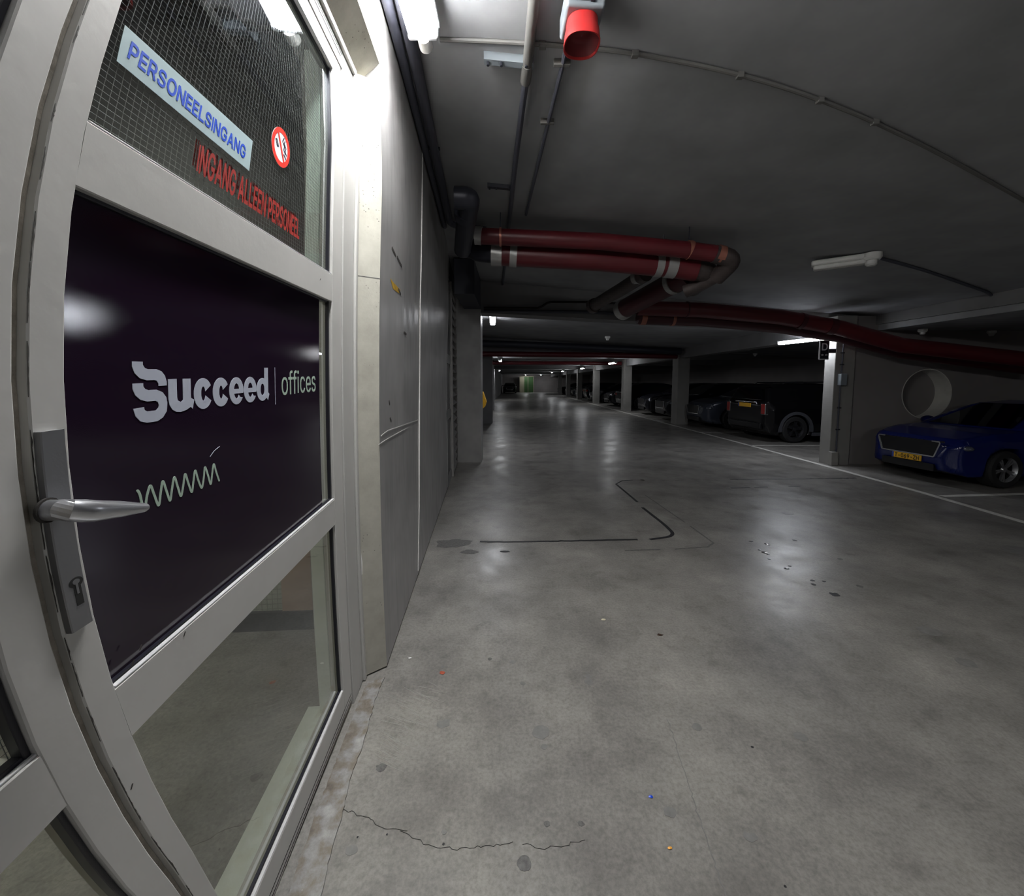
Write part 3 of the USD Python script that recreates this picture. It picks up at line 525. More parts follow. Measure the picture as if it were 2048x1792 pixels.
def disc(r, y0, y1): return Manifold.cylinder(y1-y0, r, r, 72).rotate((90, 0, 0)).translate((hx_, y1, 1.25))
pw = Manifold.cube((5.66, .34, 2.6)).translate((5.935, 7.03, 0))-disc(hr_, 6.9, 7.30)
obj('face', tm(pw), 'bay_wall', wp, smooth=40)
obj('painted_lit_rim', tm(disc(hr_-.001, 7.026, 7.30)-disc(hr_-.014, 6.9, 7.4)), 'line_paint', wp, smooth=40, label='added pale lining that paints the lit rim of the round opening')  # added ring: lamp light on the rim is put into its pale colour
# louvred door unit at the end of the left wall
d3 = thing('door_3', 'narrow dark three-panel door at the end of the grey wall', 'door', kind='structure')
def wfix(s0, s1, n0, n1, z0, z1): return slab(s0, s1, n0, n1, z0, z1)
NF = .066
obj('frame', [wfix(-3.66, -3.71, -.1, NF, 0, 2.9), wfix(-4.25, -4.30, -.1, NF, 0, 2.9)]+[wfix(-3.66, -4.3, -.1, NF, z, z+.13) for z in (0.0, .93, 1.72, 2.77)], 'door_grey', d3, smooth=False)
for z0, z1 in ((.13, .93), (1.06, 1.72), (1.85, 2.77)): obj('panel', wfix(-3.71, -4.25, -.06, NF-.012, z0, z1), 'dark_panel', d3, smooth=False)
lv = thing('louvre_screen', 'grey slatted screen between the dark panelled door and the concrete pier', 'louvre')
obj('frame', wfix(-4.30, -4.35, -.1, NF+.03, 0, 2.95), 'louvre', lv, smooth=False); obj('frame', wfix(-5.28, -5.33, -.1, NF+.03, 0, 2.95), 'louvre', lv, smooth=False)
for i in range(22):
    z = .03+i*.132
    V = [(s, n, zz) for s in (-4.35, -5.28) for n, zz in ((-.04, z+.115), (-.02, z+.122), (NF, z), (NF+.03, z+.014))]
    m = tm(Manifold.hull_points(np.array([PJ-Dv*s+Nv*n+np.array([0, 0, zz]) for s, n, zz in V])))
    obj('slat', m, 'louvre', lv, smooth=False)
obj('backing', wfix(-4.35, -5.28, -.1, -.06, 0, 2.95), 'door_grey', lv, smooth=False)
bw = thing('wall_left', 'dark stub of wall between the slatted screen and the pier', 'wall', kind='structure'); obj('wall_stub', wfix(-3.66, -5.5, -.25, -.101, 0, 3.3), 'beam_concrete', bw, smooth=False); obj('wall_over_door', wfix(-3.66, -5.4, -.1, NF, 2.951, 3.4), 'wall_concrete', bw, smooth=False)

# ------------------------------------------------------------------ lamps
def lamp(label, a, b, w, mat_, name='tube_lamp', group=None, h=.085, gland=True):
    """a batten lamp from a to b (points on its underside axis); parts: housing, diffuser, end caps"""
    a, b = np.array(a, float), np.array(b, float); L = np.linalg.norm(b-a); rz = math.degrees(math.atan2(b[1]-a[1], b[0]-a[0]))
    t = thing(name, label, 'lamp', tuple(a), rz, group); tilt = math.asin((b[2]-a[2])/L)
    def f(m): return m.apply_transform(trimesh.transformations.rotation_matrix(-tilt, [0, 1, 0]))
    obj('housing', f(rbox(0, L, -w/2, w/2, h*.72, h, .006, 4)), 'lamp_body', t)
    pr_ = Polygon([(-w*.47, h*.72), (-w*.45, h*.30), (-w*.34, .008), (-w*.20, 0), (w*.20, 0), (w*.34, .008), (w*.45, h*.30), (w*.47, h*.72)])
    m = extr(pr_, L-.06); m.vertices = m.vertices[:, [2, 0, 1]]+np.array([.03, 0, 0]); obj('diffuser', f(m), mat_, t, smooth=False)
    for x0, x1 in ((0, .03), (L-.03, L)): obj('end_cap', f(rbox(x0, x1, -w*.46, w*.46, .004, h*.74, .012, 5)), 'lamp_body', t)
    if gland:
        g = trimesh.creation.cylinder(w*.21, .06, sections=18); g.apply_transform(trimesh.transformations.rotation_matrix(math.pi/2, [0, 1, 0])); g.apply_translation((L+.025, 0, h*.30)); obj('cable_gland', f(g), 'plastic_white', t)
    return t
e1 = np.array((-0.418, 2.031, 3.056)); lamp('bright tube lamp on the ceiling above the glazed door', (e1[0]+.0, e1[1]-1.30, e1[2]), tuple(e1), .155, 'tube_near')
lamp('lit tube lamp hanging in front of the column with the D sign', (5.36, 8.1, 2.20), (5.36, 6.96, 2.175), .11, 'tube_side')
lamp('lit tube lamp hanging beyond the left concrete pier', (-.46, 9.7, 2.81), (-.385, 7.9, 2.80), .14, 'tube_left')
for (x, y, z), lbl in (((4.75, 19.0, 2.32), 'small lit lamp beside the third column'), ((4.75, 27.0, 2.36), 'small lit lamp beside the fourth column'), ((4.4, 44.0, 2.5), 'small lit lamp in the far row, fifth along the lane'), ((4.2, 58.0, 2.5), 'tiny lit lamp right of the far green doors'), ((2.0, 58.0, 2.5), 'tiny lit lamp above the far cream doors'),
                       ((-.55, 18.5, 2.42), 'small lit lamp on the left below the second beam'), ((-1.05, 33., 2.4), 'tiny lit lamp far away on the left side'), ((4.55, 36.0, 2.42), 'small lit lamp in the far row, fourth along the lane')):
    lamp(lbl, (x, y+.6, z), (x, y-.6, z), .14, 'tube_far', name='ceiling_lamp', group='lit lamps down the lane', gland=False)
lamp('lit lamp behind the camera near the right columns', (5.1, -.4, 2.45), (5.1, -1.7, 2.45), .14, 'tube_back', name='ceiling_lamp', gland=False)
lamp('lit lamp behind the camera over the lane', (1.2, -5.5, 3.05), (1.2, -6.8, 3.0), .14, 'tube_back', name='ceiling_lamp', gland=False)
lamp('unlit small lamp fixed high by the second column', (*(5.393, 17.000, 2.668)[:2], (5.393, 17.000, 2.668)[2]), ((5.856, 17.000, 2.689)[0], 17.0, (5.856, 17.000, 2.689)[2]), .12, 'plastic_white', name='ceiling_lamp', gland=False)

# ------------------------------------------------------------------ services on the ceiling
def path(pts, r): return fillet(pts, r, 6)
cb = thing('ceiling_conduit', 'thin pale conduit curving across the ceiling to the right', 'conduit')
obj('conduit_pipe', tube(path([(-0.372, 2.210, 3.215), (-0.061, 2.186, 3.187), (0.270, 2.175, 3.156), (0.549, 2.172, 3.130), (0.975, 2.210, 3.091), (1.415, 2.284, 3.051), (1.939, 2.424, 3.003), (2.611, 2.654, 2.941), (3.254, 2.903, 2.882), (4.144, 3.255, 2.800)], .3), .011, 8), 'conduit', cb)
for p in ((0.156, 2.184, 3.171), (0.628, 2.181, 3.127), (1.206, 2.250, 3.074), (1.721, 2.366, 3.027), (2.145, 2.492, 2.988)): obj('clip', rbox(p[0]-.018, p[0]+.018, p[1]-.014, p[1]+.014, p[2]-.02, p[2]+.01, .004, 4), 'conduit', cb)
cv = thing('ceiling_pipe', 'grey pipe with a socket joint running from the top edge down to the red pipes', 'pipe')
obj('pipe_run', tube([(0.104, 1.796, 3.153), (0.079, 2.404, 3.156)], .027, 14), 'conduit', cv); obj('socket', tube([(0.083, 2.289, 3.155), (0.077, 2.415, 3.156)], .030, 14), 'conduit', cv)
obj('pipe_run', tube([(0.077, 2.412, 3.156), (0.024, 3.300, 3.161), (-0.208, 8.104, 3.182)], .020, 12), 'conduit_dark', cv)
cw = thing('ceiling_conduit', 'thin dark conduit running away from the red alarm sounder', 'conduit')
obj('conduit_pipe', tube(path([(0.280, 2.071, 3.147), (0.274, 2.246, 3.148), (0.240, 2.742, 3.151), (0.143, 4.243, 3.160)], .05), .013, 8), 'conduit_dark', cw)
for p in ((0.272, 2.277, 3.156), (0.236, 2.765, 3.159)): obj('clip', rbox(p[0]-.05, p[0]+.04, p[1]-.012, p[1]+.012, p[2]-.02, p[2]+.012, .004, 4), 'conduit', cw)
cx = thing('ceiling_conduit', 'short pale conduit entering the top of the red alarm sounder', 'conduit')
obj('conduit_pipe', tube([(0.350, 1.777, 3.136), (0.356, 1.938, 3.130)], .014, 10), 'box_grey', cx)
# two pipes side by side along the wall head, ending in an elbow
for i, (off, r, m_) in enumerate(((0, .026, 'conduit_dark'), (.062, .034, 'conduit_dark'))):
    t = thing('wall_head_pipe', ('slim' if i == 0 else 'thick')+' dark pipe along the top of the grey wall', 'pipe')
    n0 = .102+r+off; z0 = 3.205-.008*i
    A = [W(.9, n0, z0), W(-.6, n0, z0), W(-2.0, n0, z0-.0), W(-2.75, n0, z0-.02), W(-2.8, .40, z0-.04), W(-2.8, .60, z0-.05)] if i else [W(.9, n0, z0), W(-.6, n0, z0), W(-2.0, n0, z0), W(-2.9, n0, z0)]
    obj('pipe_run', tube(path(A, .14), r, 12), m_, t)
    for s in (-.35, -1.4): obj('bracket', moved(bx(s-.015, s+.015, .0985+off, .106+2*r+off, z0+r*.6, z0+r+.02), W), 'steel_dark', t)
for (a, b), lbl in ((((-0.150, 2.288, 3.177), (0.117, 2.268, 3.152)), 'short grey steel channel screwed across the ceiling near the lamp'), (((-0.218, 3.707, 3.193), (0.009, 3.672, 3.172)), 'short dark steel channel across the ceiling above the red pipes')):
    t = thing('steel_channel', lbl, 'bracket'); a, b = np.array(a), np.array(b)
    obj('channel', hullbox([(x, a[1]+dy, z) for x, zz in ((a[0], a[2]), (b[0], b[2])) for dy in (-.02, .02) for z in (zz-.012, zz+.03)]), 'box_grey' if 'near' in lbl else 'steel_dark', t, smooth=False)
    for q in (.08, .35, .85): c = a*(1-q)+b*q; obj('bolt', tube([c+(0, 0, -.03), c+(0, 0, -.02), c+(0, 0, .0)], .008, 8), 'steel_dark', t)
# alarm sounder
sc = np.array((0.313, 1.924, 3.089)); sr = thing('alarm_sounder', 'red alarm sounder on a pale grey box under the ceiling', 'alarm', tuple(sc), 3)
R = .093
obj('back_box', rbox(-.085, .085, -.085, .10, -.035, .062, .014, 6), 'box_grey', sr, label='pale grey mounting box')
obj('box_cover', rbox(-.055, .01, -.096, -.085, -.015, .06, .004, 4), 'box_grey', sr); obj('box_screw', rbox(.016, .038, -.095, -.085, -.02, .055, .004, 4), 'steel_dark', sr); obj('gland', tube([(.05, -.115, .02), (.05, -.10, .02), (.05, -.08, .02)], .02, 12), 'box_grey', sr)
def sq(r, z, n=40, p=2.5):
    a = np.arange(n)*2*np.pi/n; d = (abs(np.cos(a))**p+abs(np.sin(a))**p)**(-1/p); return np.stack([r*d*np.cos(a), r*d*np.sin(a), np.full(n, z)], 1)
def loft(rings):
    n = len(rings[0]); V = np.vstack(rings); F = []
    for i in range(len(rings)-1):
        for j in range(n): a, b = i*n+j, i*n+(j+1) % n; F += [[a, a+n, b+n], [a, b+n, b]]
    return trimesh.Trimesh(V, np.array(F), process=False)
obj('horn', loft([sq(.068, -.03), sq(.070, -.07), sq(.075, -.08), sq(.080, -.125), sq(.080, -.13), sq(.076, -.13), sq(.074, -.12)]), 'siren_red', sr, smooth=50)
obj('horn_inside', loft([sq(.074, -.12), sq(.055, -.08), sq(.035, -.075), sq(.02, -.085), sq(.002, -.088)]), 'siren_inner', sr, smooth=50)
# red sprinkler mains
pa = thing('sprinkler_pipe', 'upper dark red pipe ending in a rounded elbow under the ceiling', 'pipe')
A = [(-0.359, 4.300, 2.972), (0.907, 4.250, 2.899), (1.791, 4.200, 2.798), (2.058, 4.150, 2.743)]
obj('pipe_run', tube(A, .083, 18), 'pipe_red', pa)
obj('elbow', tube(path([(2.038, 4.150, 2.743), (2.252, 4.150, 2.693), (2.167, 4.350, 2.557)], .12), .088, 16), 'pipe_brown', pa)
obj('branch', tube([(2.193, 4.320, 2.590), (2.069, 4.500, 2.520), (1.949, 4.600, 2.472)], .072, 14), 'pipe_brown', pa)
obj('coupling', tube([(2.063, 4.150, 2.743), (2.099, 4.150, 2.733), (2.129, 4.150, 2.728)], .092, 16), 'copper', pa)
obj('clamp_ring', tube([(1.791, 4.200, 2.798), (1.806, 4.200, 2.798), (1.821, 4.200, 2.793)], .094, 18), 'copper', pa)
obj('clamp_ring', tube([(-0.130, 4.290, 2.958), (-0.120, 4.290, 2.958), (-0.109, 4.290, 2.958)], .094, 18), 'copper', pa)
obj('clamp_ring', tube([(-0.391, 4.300, 2.977), (-0.354, 4.300, 2.977), (-0.313, 4.300, 2.972)], .092, 18), 'clamp', pa, label='pale clamp at the pipe end')
for a, b in (((-0.119, 4.290, 3.038), (-0.081, 3.377, 3.200)), ((1.803, 4.200, 2.872), (1.793, 4.200, 3.313))): obj('hanger_rod', tube([a, (np.array(a)+np.array((a[0], a[1], 3.3)))/2, (a[0], a[1], zA(a[0]))], .006, 6), 'steel_dark', pa)
pb = thing('sprinkler_pipe', 'lower thick dark red pipe with pale clamps beneath the elbowed one', 'pipe')
obj('pipe_run', tube([(-0.216, 4.550, 2.867), (0.964, 4.500, 2.788), (1.713, 4.450, 2.709), (1.990, 4.400, 2.653)], .118, 20), 'pipe_red', pb)
obj('end_bend', tube(path([(-0.160, 4.550, 2.867), (-0.402, 4.600, 2.899), (-0.529, 4.900, 3.080)], .14), .10, 14), 'steel_dark', pb)
for a, b in (((-0.227, 4.550, 2.867), (-0.111, 4.550, 2.862)), ((-0.022, 4.540, 2.853), (0.055, 4.540, 2.848)), ((1.548, 4.460, 2.728), (1.624, 4.460, 2.723)), ((1.661, 4.440, 2.712), (1.764, 4.440, 2.701))): obj('clamp_ring', disc_between(a, b, .127, 22), 'clamp', pb, label='pale steel clamp')
obj('hanger_rod', [tube([(1.643, 4.450, 2.878), (1.635, 4.450, 3.139), (1.632, 4.450, 3.243)], .005, 6)], 'steel_dark', pb)
obj('end_bend', tube(path([(1.964, 4.400, 2.653), (2.126, 4.400, 2.627), (2.164, 4.900, 2.585)], .1), .105, 16), 'pipe_brown', pb)
pc = thing('sprinkler_pipe', 'grey brown diagonal branch pipe ending in a round cap', 'pipe')
obj('pipe_run', tube([(1.537, 4.700, 2.691), (1.401, 5.300, 2.646), (1.208, 6.000, 2.581)], .085, 16), 'pipe_brown', pc); obj('end_cap', disc_between((1.219, 5.980, 2.584), (1.191, 6.060, 2.578), .105, 20), 'pipe_brown', pc); obj('clamp_ring', disc_between((1.512, 4.800, 2.694), (1.496, 4.880, 2.692), .095, 20), 'clamp', pc)
pd = thing('sprinkler_pipe', 'dark purple red diagonal pipe with silver clamp rings', 'pipe')
obj('pipe_run', tube([(2.063, 4.750, 2.704), (1.826, 5.400, 2.604), (1.651, 6.000, 2.530)], .135, 20), 'pipe_red_dark', pd); obj('clamp_ring', disc_between((1.984, 4.950, 2.674), (1.964, 5.020, 2.667), .145, 22), 'clamp', pd); obj('clamp_ring', disc_between((1.666, 5.950, 2.536), (1.628, 6.050, 2.517), .147, 22), 'clamp', pd)
pe = thing('sprinkler_pipe', 'long dark red main crossing the lane in front of the first beam, upper one', 'pipe')
B = [(1.988, 6.450, 2.627), (2.966, 6.420, 2.590), (4.221, 6.400, 2.478), (5.160, 6.380, 2.305), (6.105, 6.360, 2.038), (8.256, 6.300, 1.785)]
obj('pipe_run', tube(B, .115, 20), 'pipe_red', pe)
pf = thing('sprinkler_pipe', 'long dark red main crossing the lane just beneath its twin', 'pipe')
B2 = [(2.085, 6.750, 2.535), (3.110, 6.720, 2.497), (4.426, 6.700, 2.380), (5.410, 6.680, 2.231), (6.401, 6.660, 1.968), (8.662, 6.600, 1.671)]
obj('pipe_run', tube(B2, .12, 20), 'pipe_red_dark', pf)
for a, b in (((2.134, 6.750, 2.535), (2.218, 6.750, 2.531)), ((2.638, 6.740, 2.517), (2.687, 6.740, 2.517))): obj('clamp_ring', disc_between(a, b, .130, 20), 'copper', pf, label='coppery clamp')
for a, b in (((2.749, 6.430, 2.600), (2.773, 6.430, 2.600)), ((4.516, 6.390, 2.423), (4.580, 6.390, 2.407)), ((4.966, 6.385, 2.340), (5.065, 6.380, 2.320))): obj('clamp_ring', disc_between(a, b, .126, 20), 'pipe_red_dark', pe)
# dark elbow duct in the corner over the wall end
du = thing('drain_elbow', 'dark drain elbow in the corner where the wall meets the red pipes', 'pipe')
obj('pipe_run', tube(path([(-0.480, 3.500, 2.999), (-0.354, 3.500, 2.999), (-0.422, 3.800, 2.937), (-0.529, 4.400, 2.862)], .2), .09, 16), 'steel_dark', du); obj('collar', tube([(-0.408, 3.680, 2.976), (-0.415, 3.720, 2.966), (-0.422, 3.760, 2.956)], .105, 16), 'steel_dark', du)
bd = thing('duct_box', 'dark boxed duct above the louvred screen', 'duct'); obj('casing', hullbox([(x, y, z) for x in (-.84, -.55) for y in (5.95, 7.15) for z in (2.74, 3.24)]), 'steel_dark', bd, smooth=False)
# cables along the first beam
ca = thing('cable_run', 'black cable run with a raised step along the first beam', 'cable')
obj('cable', tube(path([(-0.492, 7.150, 2.754), (0.492, 7.150, 2.754), (0.632, 7.150, 2.858), (1.412, 7.150, 2.858), (2.335, 7.150, 2.806)], .1), .018, 8), 'gap_dark', ca); obj('cable_tray', tube([(-0.494, 7.180, 2.708), (1.377, 7.180, 2.691), (1.995, 7.180, 2.656)], .028, 8), 'steel_dark', ca)
ct = thing('ceiling_conduit', 'dark conduit from the white detector towards the right edge', 'conduit')
obj('conduit_pipe', tube(path([(3.966, 4.479, 2.813), (4.769, 4.734, 2.739), (6.201, 5.296, 2.607), (6.991, 5.831, 2.500)], .2), .017, 8), 'conduit_dark', ct)
# unlit emergency light and detectors
em = np.array((3.652, 4.586, 2.775)); t = thing('emergency_light', 'pale unlit emergency light beside the white detector', 'lamp', tuple(em), -36)
obj('housing', rbox(-.25, .25, -.07, .07, 0, .06, .02, 5), 'plastic_white', t); obj('diffuser', rbox(-.23, .23, -.055, .055, -.045, .005, .02, 5), 'plastic_white', t); obj('lug', rbox(.24, .31, -.015, .015, -.01, .01, .004, 4), 'plastic_white', t)
def detector(loc, label, k=1.0):
    t = thing('smoke_detector', label, 'detector', tuple(loc), 0, 'ceiling detectors')
    obj('base', lathe([(0, .06*k), (.075*k, .06*k), (.078*k, .02*k), (.06*k, -.005*k), (0, -.005*k)], 24), 'plastic_white', t); obj('sensor_head', lathe([(0, 0), (.045*k, 0), (.045*k, -.04*k), (.03*k, -.055*k), (0, -.055*k)], 24), 'plastic_white', t)
detector((3.864, 4.416, 2.762), 'white ceiling detector next to the pale emergency light', 1.15)
detector((8.108, 6.850, 2.276), 'small dome detector in the dark at the right edge', .75); detector((6.808, 6.720, 2.285), 'dim detector in the dark above the arched opening', .8)
detector((8.313, 13.800, 2.388), 'detector in the dark above the black car', .85); detector((2.242, 9.500, 2.480), 'detector alone on the ceiling of the second bay', .8)
# bay B/C services
t = thing('air_duct', 'grey round air duct across the lane before the second beam', 'duct'); obj('duct_run', tube([(-1.3, 13.4, 2.76), (2, 13.4, 2.64), (5.6, 13.4, 2.48)], .11, 16), 'steel_dark', t)
t = thing('sprinkler_pipe', 'far red main crossing the lane under the air duct', 'pipe'); obj('pipe_run', tube([(-1.3, 13.7, 2.42), (3, 13.7, 2.38), (5.6, 13.7, 2.34)], .09, 16), 'pipe_red', t)
t = thing('sprinkler_pipe', 'farthest dark red main before the third beam', 'pipe'); obj('pipe_run', tube([(-1.3, 20.6, 2.45), (3, 20.6, 2.44), (5.6, 20.6, 2.42)], .09, 16), 'pipe_red', t)
# D sign, conduit on the D column
dg = thing('column_sign', 'small black sign with letter D and two arrows on the column', 'sign', (5.362, 6.940, 2.007))
obj('board', rbox(-.085, .085, -.012, .012, -.165, .165, .011, 4), 'sign_white', dg); obj('face', rbox(-.072, .072, -.015, .0, -.152, .152, .004, 4), 'sign_black', dg)
def face_text(txt, h, x, z, mat_, par, nm, yy=-.0152, bold=True):
    m = meshkit.text_mesh(txt, h, .001, bold); c = m.bounds.mean(0)
    obj(nm, moved(m, lambda a, b, d: (a-c[0]+x, yy-d, b-c[1]+z)), mat_, par, smooth=False)
face_text('D', .12, 0, .055, 'sign_white', dg, 'letter')
for sx in (-1, 1): obj('arrow', extr(Polygon([(sx*.012, 0), (sx*.030, .02), (sx*.030, .008), (sx*.055, .008), (sx*.055, -.008), (sx*.030, -.008), (sx*.030, -.02)] if sx > 0 else [(-.055, 0), (-.037, .02), (-.037, .008), (-.012, .008), (-.012, -.008), (-.037, -.008), (-.037, -.02)]), .001).apply_transform(trimesh.transformations.rotation_matrix(math.pi/2, [1, 0, 0])).apply_translation((0, -.0152, -.085)), 'sign_white', dg, smooth=False)
obj('bracket', bx(.085, .20, -.01, .02, -.05, .02), 'steel_dark', dg)
co = thing('column_conduit', 'thin dark conduit with a grey switch box down the D column', 'conduit')
obj('conduit_pipe', tube([(5.70, 6.965, .24), (5.70, 6.965, 1.2), (5.715, 6.965, 2.25)], .012, 8), 'conduit_dark', co); obj('switch_box', rbox(5.655, 5.765, 6.90, 6.98, 1.40, 1.60, .01, 4), 'box_grey', co)
for z in (.62, 1.0, 1.75, 1.95): obj('clip', bx(5.68, 5.735, 6.95, 6.985, z, z+.02), 'steel_dark', co)
# yellow hose box on the left, far doors
yb = thing('corner_guard', 'bright yellow corner guard sticking out behind the left pier', 'guard'); obj('body', hullbox([(-.98, 9.0, .55), (-.60, 9.0, .92), (-.58, 9.0, 1.02), (-.66, 9.0, 1.24), (-.98, 9.0, 1.24), (-.98, 9.3, .55), (-.58, 9.3, 1.0), (-.66, 9.3, 1.24), (-.98, 9.3, 1.24)]), 'yellow', yb, smooth=False); obj('back_plate', bx(-1.44, -.9, 8.95, 9.35, .5, 1.3), 'steel_dark', yb, smooth=False)
gd = thing('double_doors', 'far green and cream lobby doors lit by the last lamps', 'door')
for x0, x1, m_ in ((1.2, 1.75, 'cream'), (1.8, 2.3, 'green'), (2.4, 3.1, 'green')): obj('leaf', bx(x0, x1, 58.9, 59.0, 0, 2.3), m_, gd, smooth=False)
obj('frame', [bx(x, x+.06, 58.85, 59.02, 0, 2.35) for x in (1.1, 1.74, 2.32, 3.12)]+[bx(1.1, 3.18, 58.85, 59.02, 2.3, 2.38)], 'cream', gd, smooth=False)

# ------------------------------------------------------------------ litter
def scrap(name, label, cat, p, r, mat_, h=.004, asp=.7, n=7, rot=0):
    t = thing(name, label, cat, (p[0], p[1], 0), rot); a = np.sort(rng.uniform(0, 2*np.pi, n)); a = np.arange(n)*2*np.pi/n+rng.normal(0, .15, n); k = rng.uniform(.75, 1.15, n)
    V = [(r*k[i]*math.cos(a[i]), r*asp*k[i]*math.sin(a[i]), .0005+rng.uniform(0, h*.5)) for i in range(n)]+[(0, 0, h)]
    V2 = [(x, y, z+.0012) for x, y, z in V]; F = [[i, (i+1) % n, n] for i in range(n)]; m = len(V)
    F = [[f[0]+m, f[1]+m, f[2]+m] for f in F]+[[f[1], f[0], f[2]] for f in F]+[x for i in range(n) for x in ([i, (i+1) % n, (i+1) % n+m], [i, (i+1) % n+m, i+m])]
    me = trimesh.Trimesh(np.array(V+V2), np.array(F), process=False); obj('scrap', me, mat_, t, smooth=False); return t
scrap('plastic_scrap', 'bright blue plastic scrap on the floor near the bottom edge', 'litter', (0.486, 1.294), .0085, 'blue_bit'); scrap('paper_scrap', 'orange yellow paper scrap on the floor below the blue one', 'litter', (0.493, 1.138), .0075, 'orange_bit', asp=.55)
scrap('dry_leaf', 'dry red brown leaf on the floor by the wall end', 'leaf', (-0.348, 1.895), .016, 'leaf_red'); scrap('cigarette_end', 'dark brown butt lying in the middle of the floor', 'litter', (0.853, 2.197), .020, 'brown_bit', asp=.5)
scrap('stone_chip', 'cream pebble on the floor left of the brown butt', 'pebble', (0.560, 2.343), .014, 'cream_bit', h=.008); scrap('stone_chip', 'white pebble on the floor beside the base of the grey wall', 'pebble', (-0.538, 2.000), .010, 'white_bit', h=.006)
scrap('stone_chip', 'tiny white crumb on the mortar by the bottom edge', 'pebble', (-0.598, 1.031), .0035, 'white_bit', h=.009)
mat('water', {'p': ('principled_bsdf', {'base_color': (.02, .02, .022), 'roughness': .03, 'coat_weight': 1.0})}, [], 'p.BSDF')
w0 = None
for i, p in enumerate(((2.292, 3.499), (2.300, 3.477), (2.149, 3.370), (2.160, 3.319), (2.165, 3.279), (2.118, 3.192), (2.200, 3.066), (2.147, 3.023), (1.947, 5.871))):
    k = (.02, .012, .014, .026, .014, .013, .014, .02, .03)[i]
    t = thing('water_drop', ('water drop on the floor, farthest of the shining cluster', 'water drop touching the right of the farthest one', 'water drop at the left end of the shining cluster', 'largest water drop, in the middle of the cluster', 'water drop just right of the largest one', 'lowest water drop of the upper cluster', 'right one of the two nearer water drops', 'left and nearest of the two nearer water drops')[i] if i < 8 else 'single shining water drop at the corner of the saw cut loop', 'water', (p[0], p[1], 0), 0, 'water drops on the floor' if i < 8 else None)
    obj('drop', moved(lathe([(0, .0022), (k*.5, .0019), (k*.85, .0009), (k, .0001), (k*.9, .00005), (0, .00005)], 24), lambda x, y, z: (x, y*.8, z)), 'water', t)


# ------------------------------------------------------------------ cars: nose towards +x, wheels on z = 0
def wheel_parts(t, x, y, r, w, face, rimmat, spokes=5):
    s = 1 if y > 0 else -1
    ty = lathe([(r*.66, -w/2), (r*.90, -w/2), (r*.98, -w*.40), (r, -w*.25), (r, w*.25), (r*.98, w*.40), (r*.90, w/2), (r*.66, w/2), (r*.62, w*.3), (r*.62, -w*.3), (r*.66, -w/2)], 36)
    R_ = trimesh.transformations.rotation_matrix(-s*math.pi/2, [1, 0, 0])
    def pl(m): return m.apply_transform(R_).apply_translation((x, y, r))
    wh = obj('wheel', pl(ty), 'tyre', t)
    parts = [lathe([(r*.60, w*.30), (r*.665, w*.50), (r*.64, w*.44), (r*.58, w*.25), (r*.60, w*.30)], 36), lathe([(0, w*.40), (r*.12, w*.40), (r*.16, w*.30), (0, w*.30)], 20)]
    for k in range(spokes):
        a = 2*math.pi*k/spokes+.2
        for da in (-.13, .13):
            m = hullbox([(r*q*math.cos(a+da*(q > .3))+dx*math.sin(a), r*q*math.sin(a+da*(q > .3))-dx*math.cos(a), z) for q in (.10, .63) for dx in (-r*.045, r*.045) for z in (w*.26, w*.38)]); parts.append(m)
    obj('rim', pl(trimesh.util.concatenate(parts)), rimmat, wh)
    obj('brake_disc', pl(lathe([(0, w*.1), (r*.5, w*.1), (r*.5, w*.05), (0, w*.05)], 24)), 'rim_dark', wh)
def solid(side, top, front, L, Wd, H):
    A = extr(side, Wd+.4); A.vertices = A.vertices[:, [0, 2, 1]]*[1, -1, 1]+[0, (Wd+.4)/2, 0]
    B = extr(top, H+1)
    C = extr(front, L+1); C.vertices = C.vertices[:, [2, 0, 1]]-[(L+1)/2, 0, 0]
    ms = []
    for m in (A, B, C):
        m.merge_vertices(); q = Manifold(m3.Mesh(m.vertices.astype(np.float32), m.faces.astype(np.uint32)))
        ms.append(q)
    return ms[0]^ms[1]^ms[2]
def rnd(p, r): return p.buffer(-r).buffer(2*r).buffer(-r)
def soft(m, e=.07, it=10):
    t = tm(m.refine_to_length(e)); t.merge_vertices(); trimesh.smoothing.filter_taubin(t, iterations=it); return t
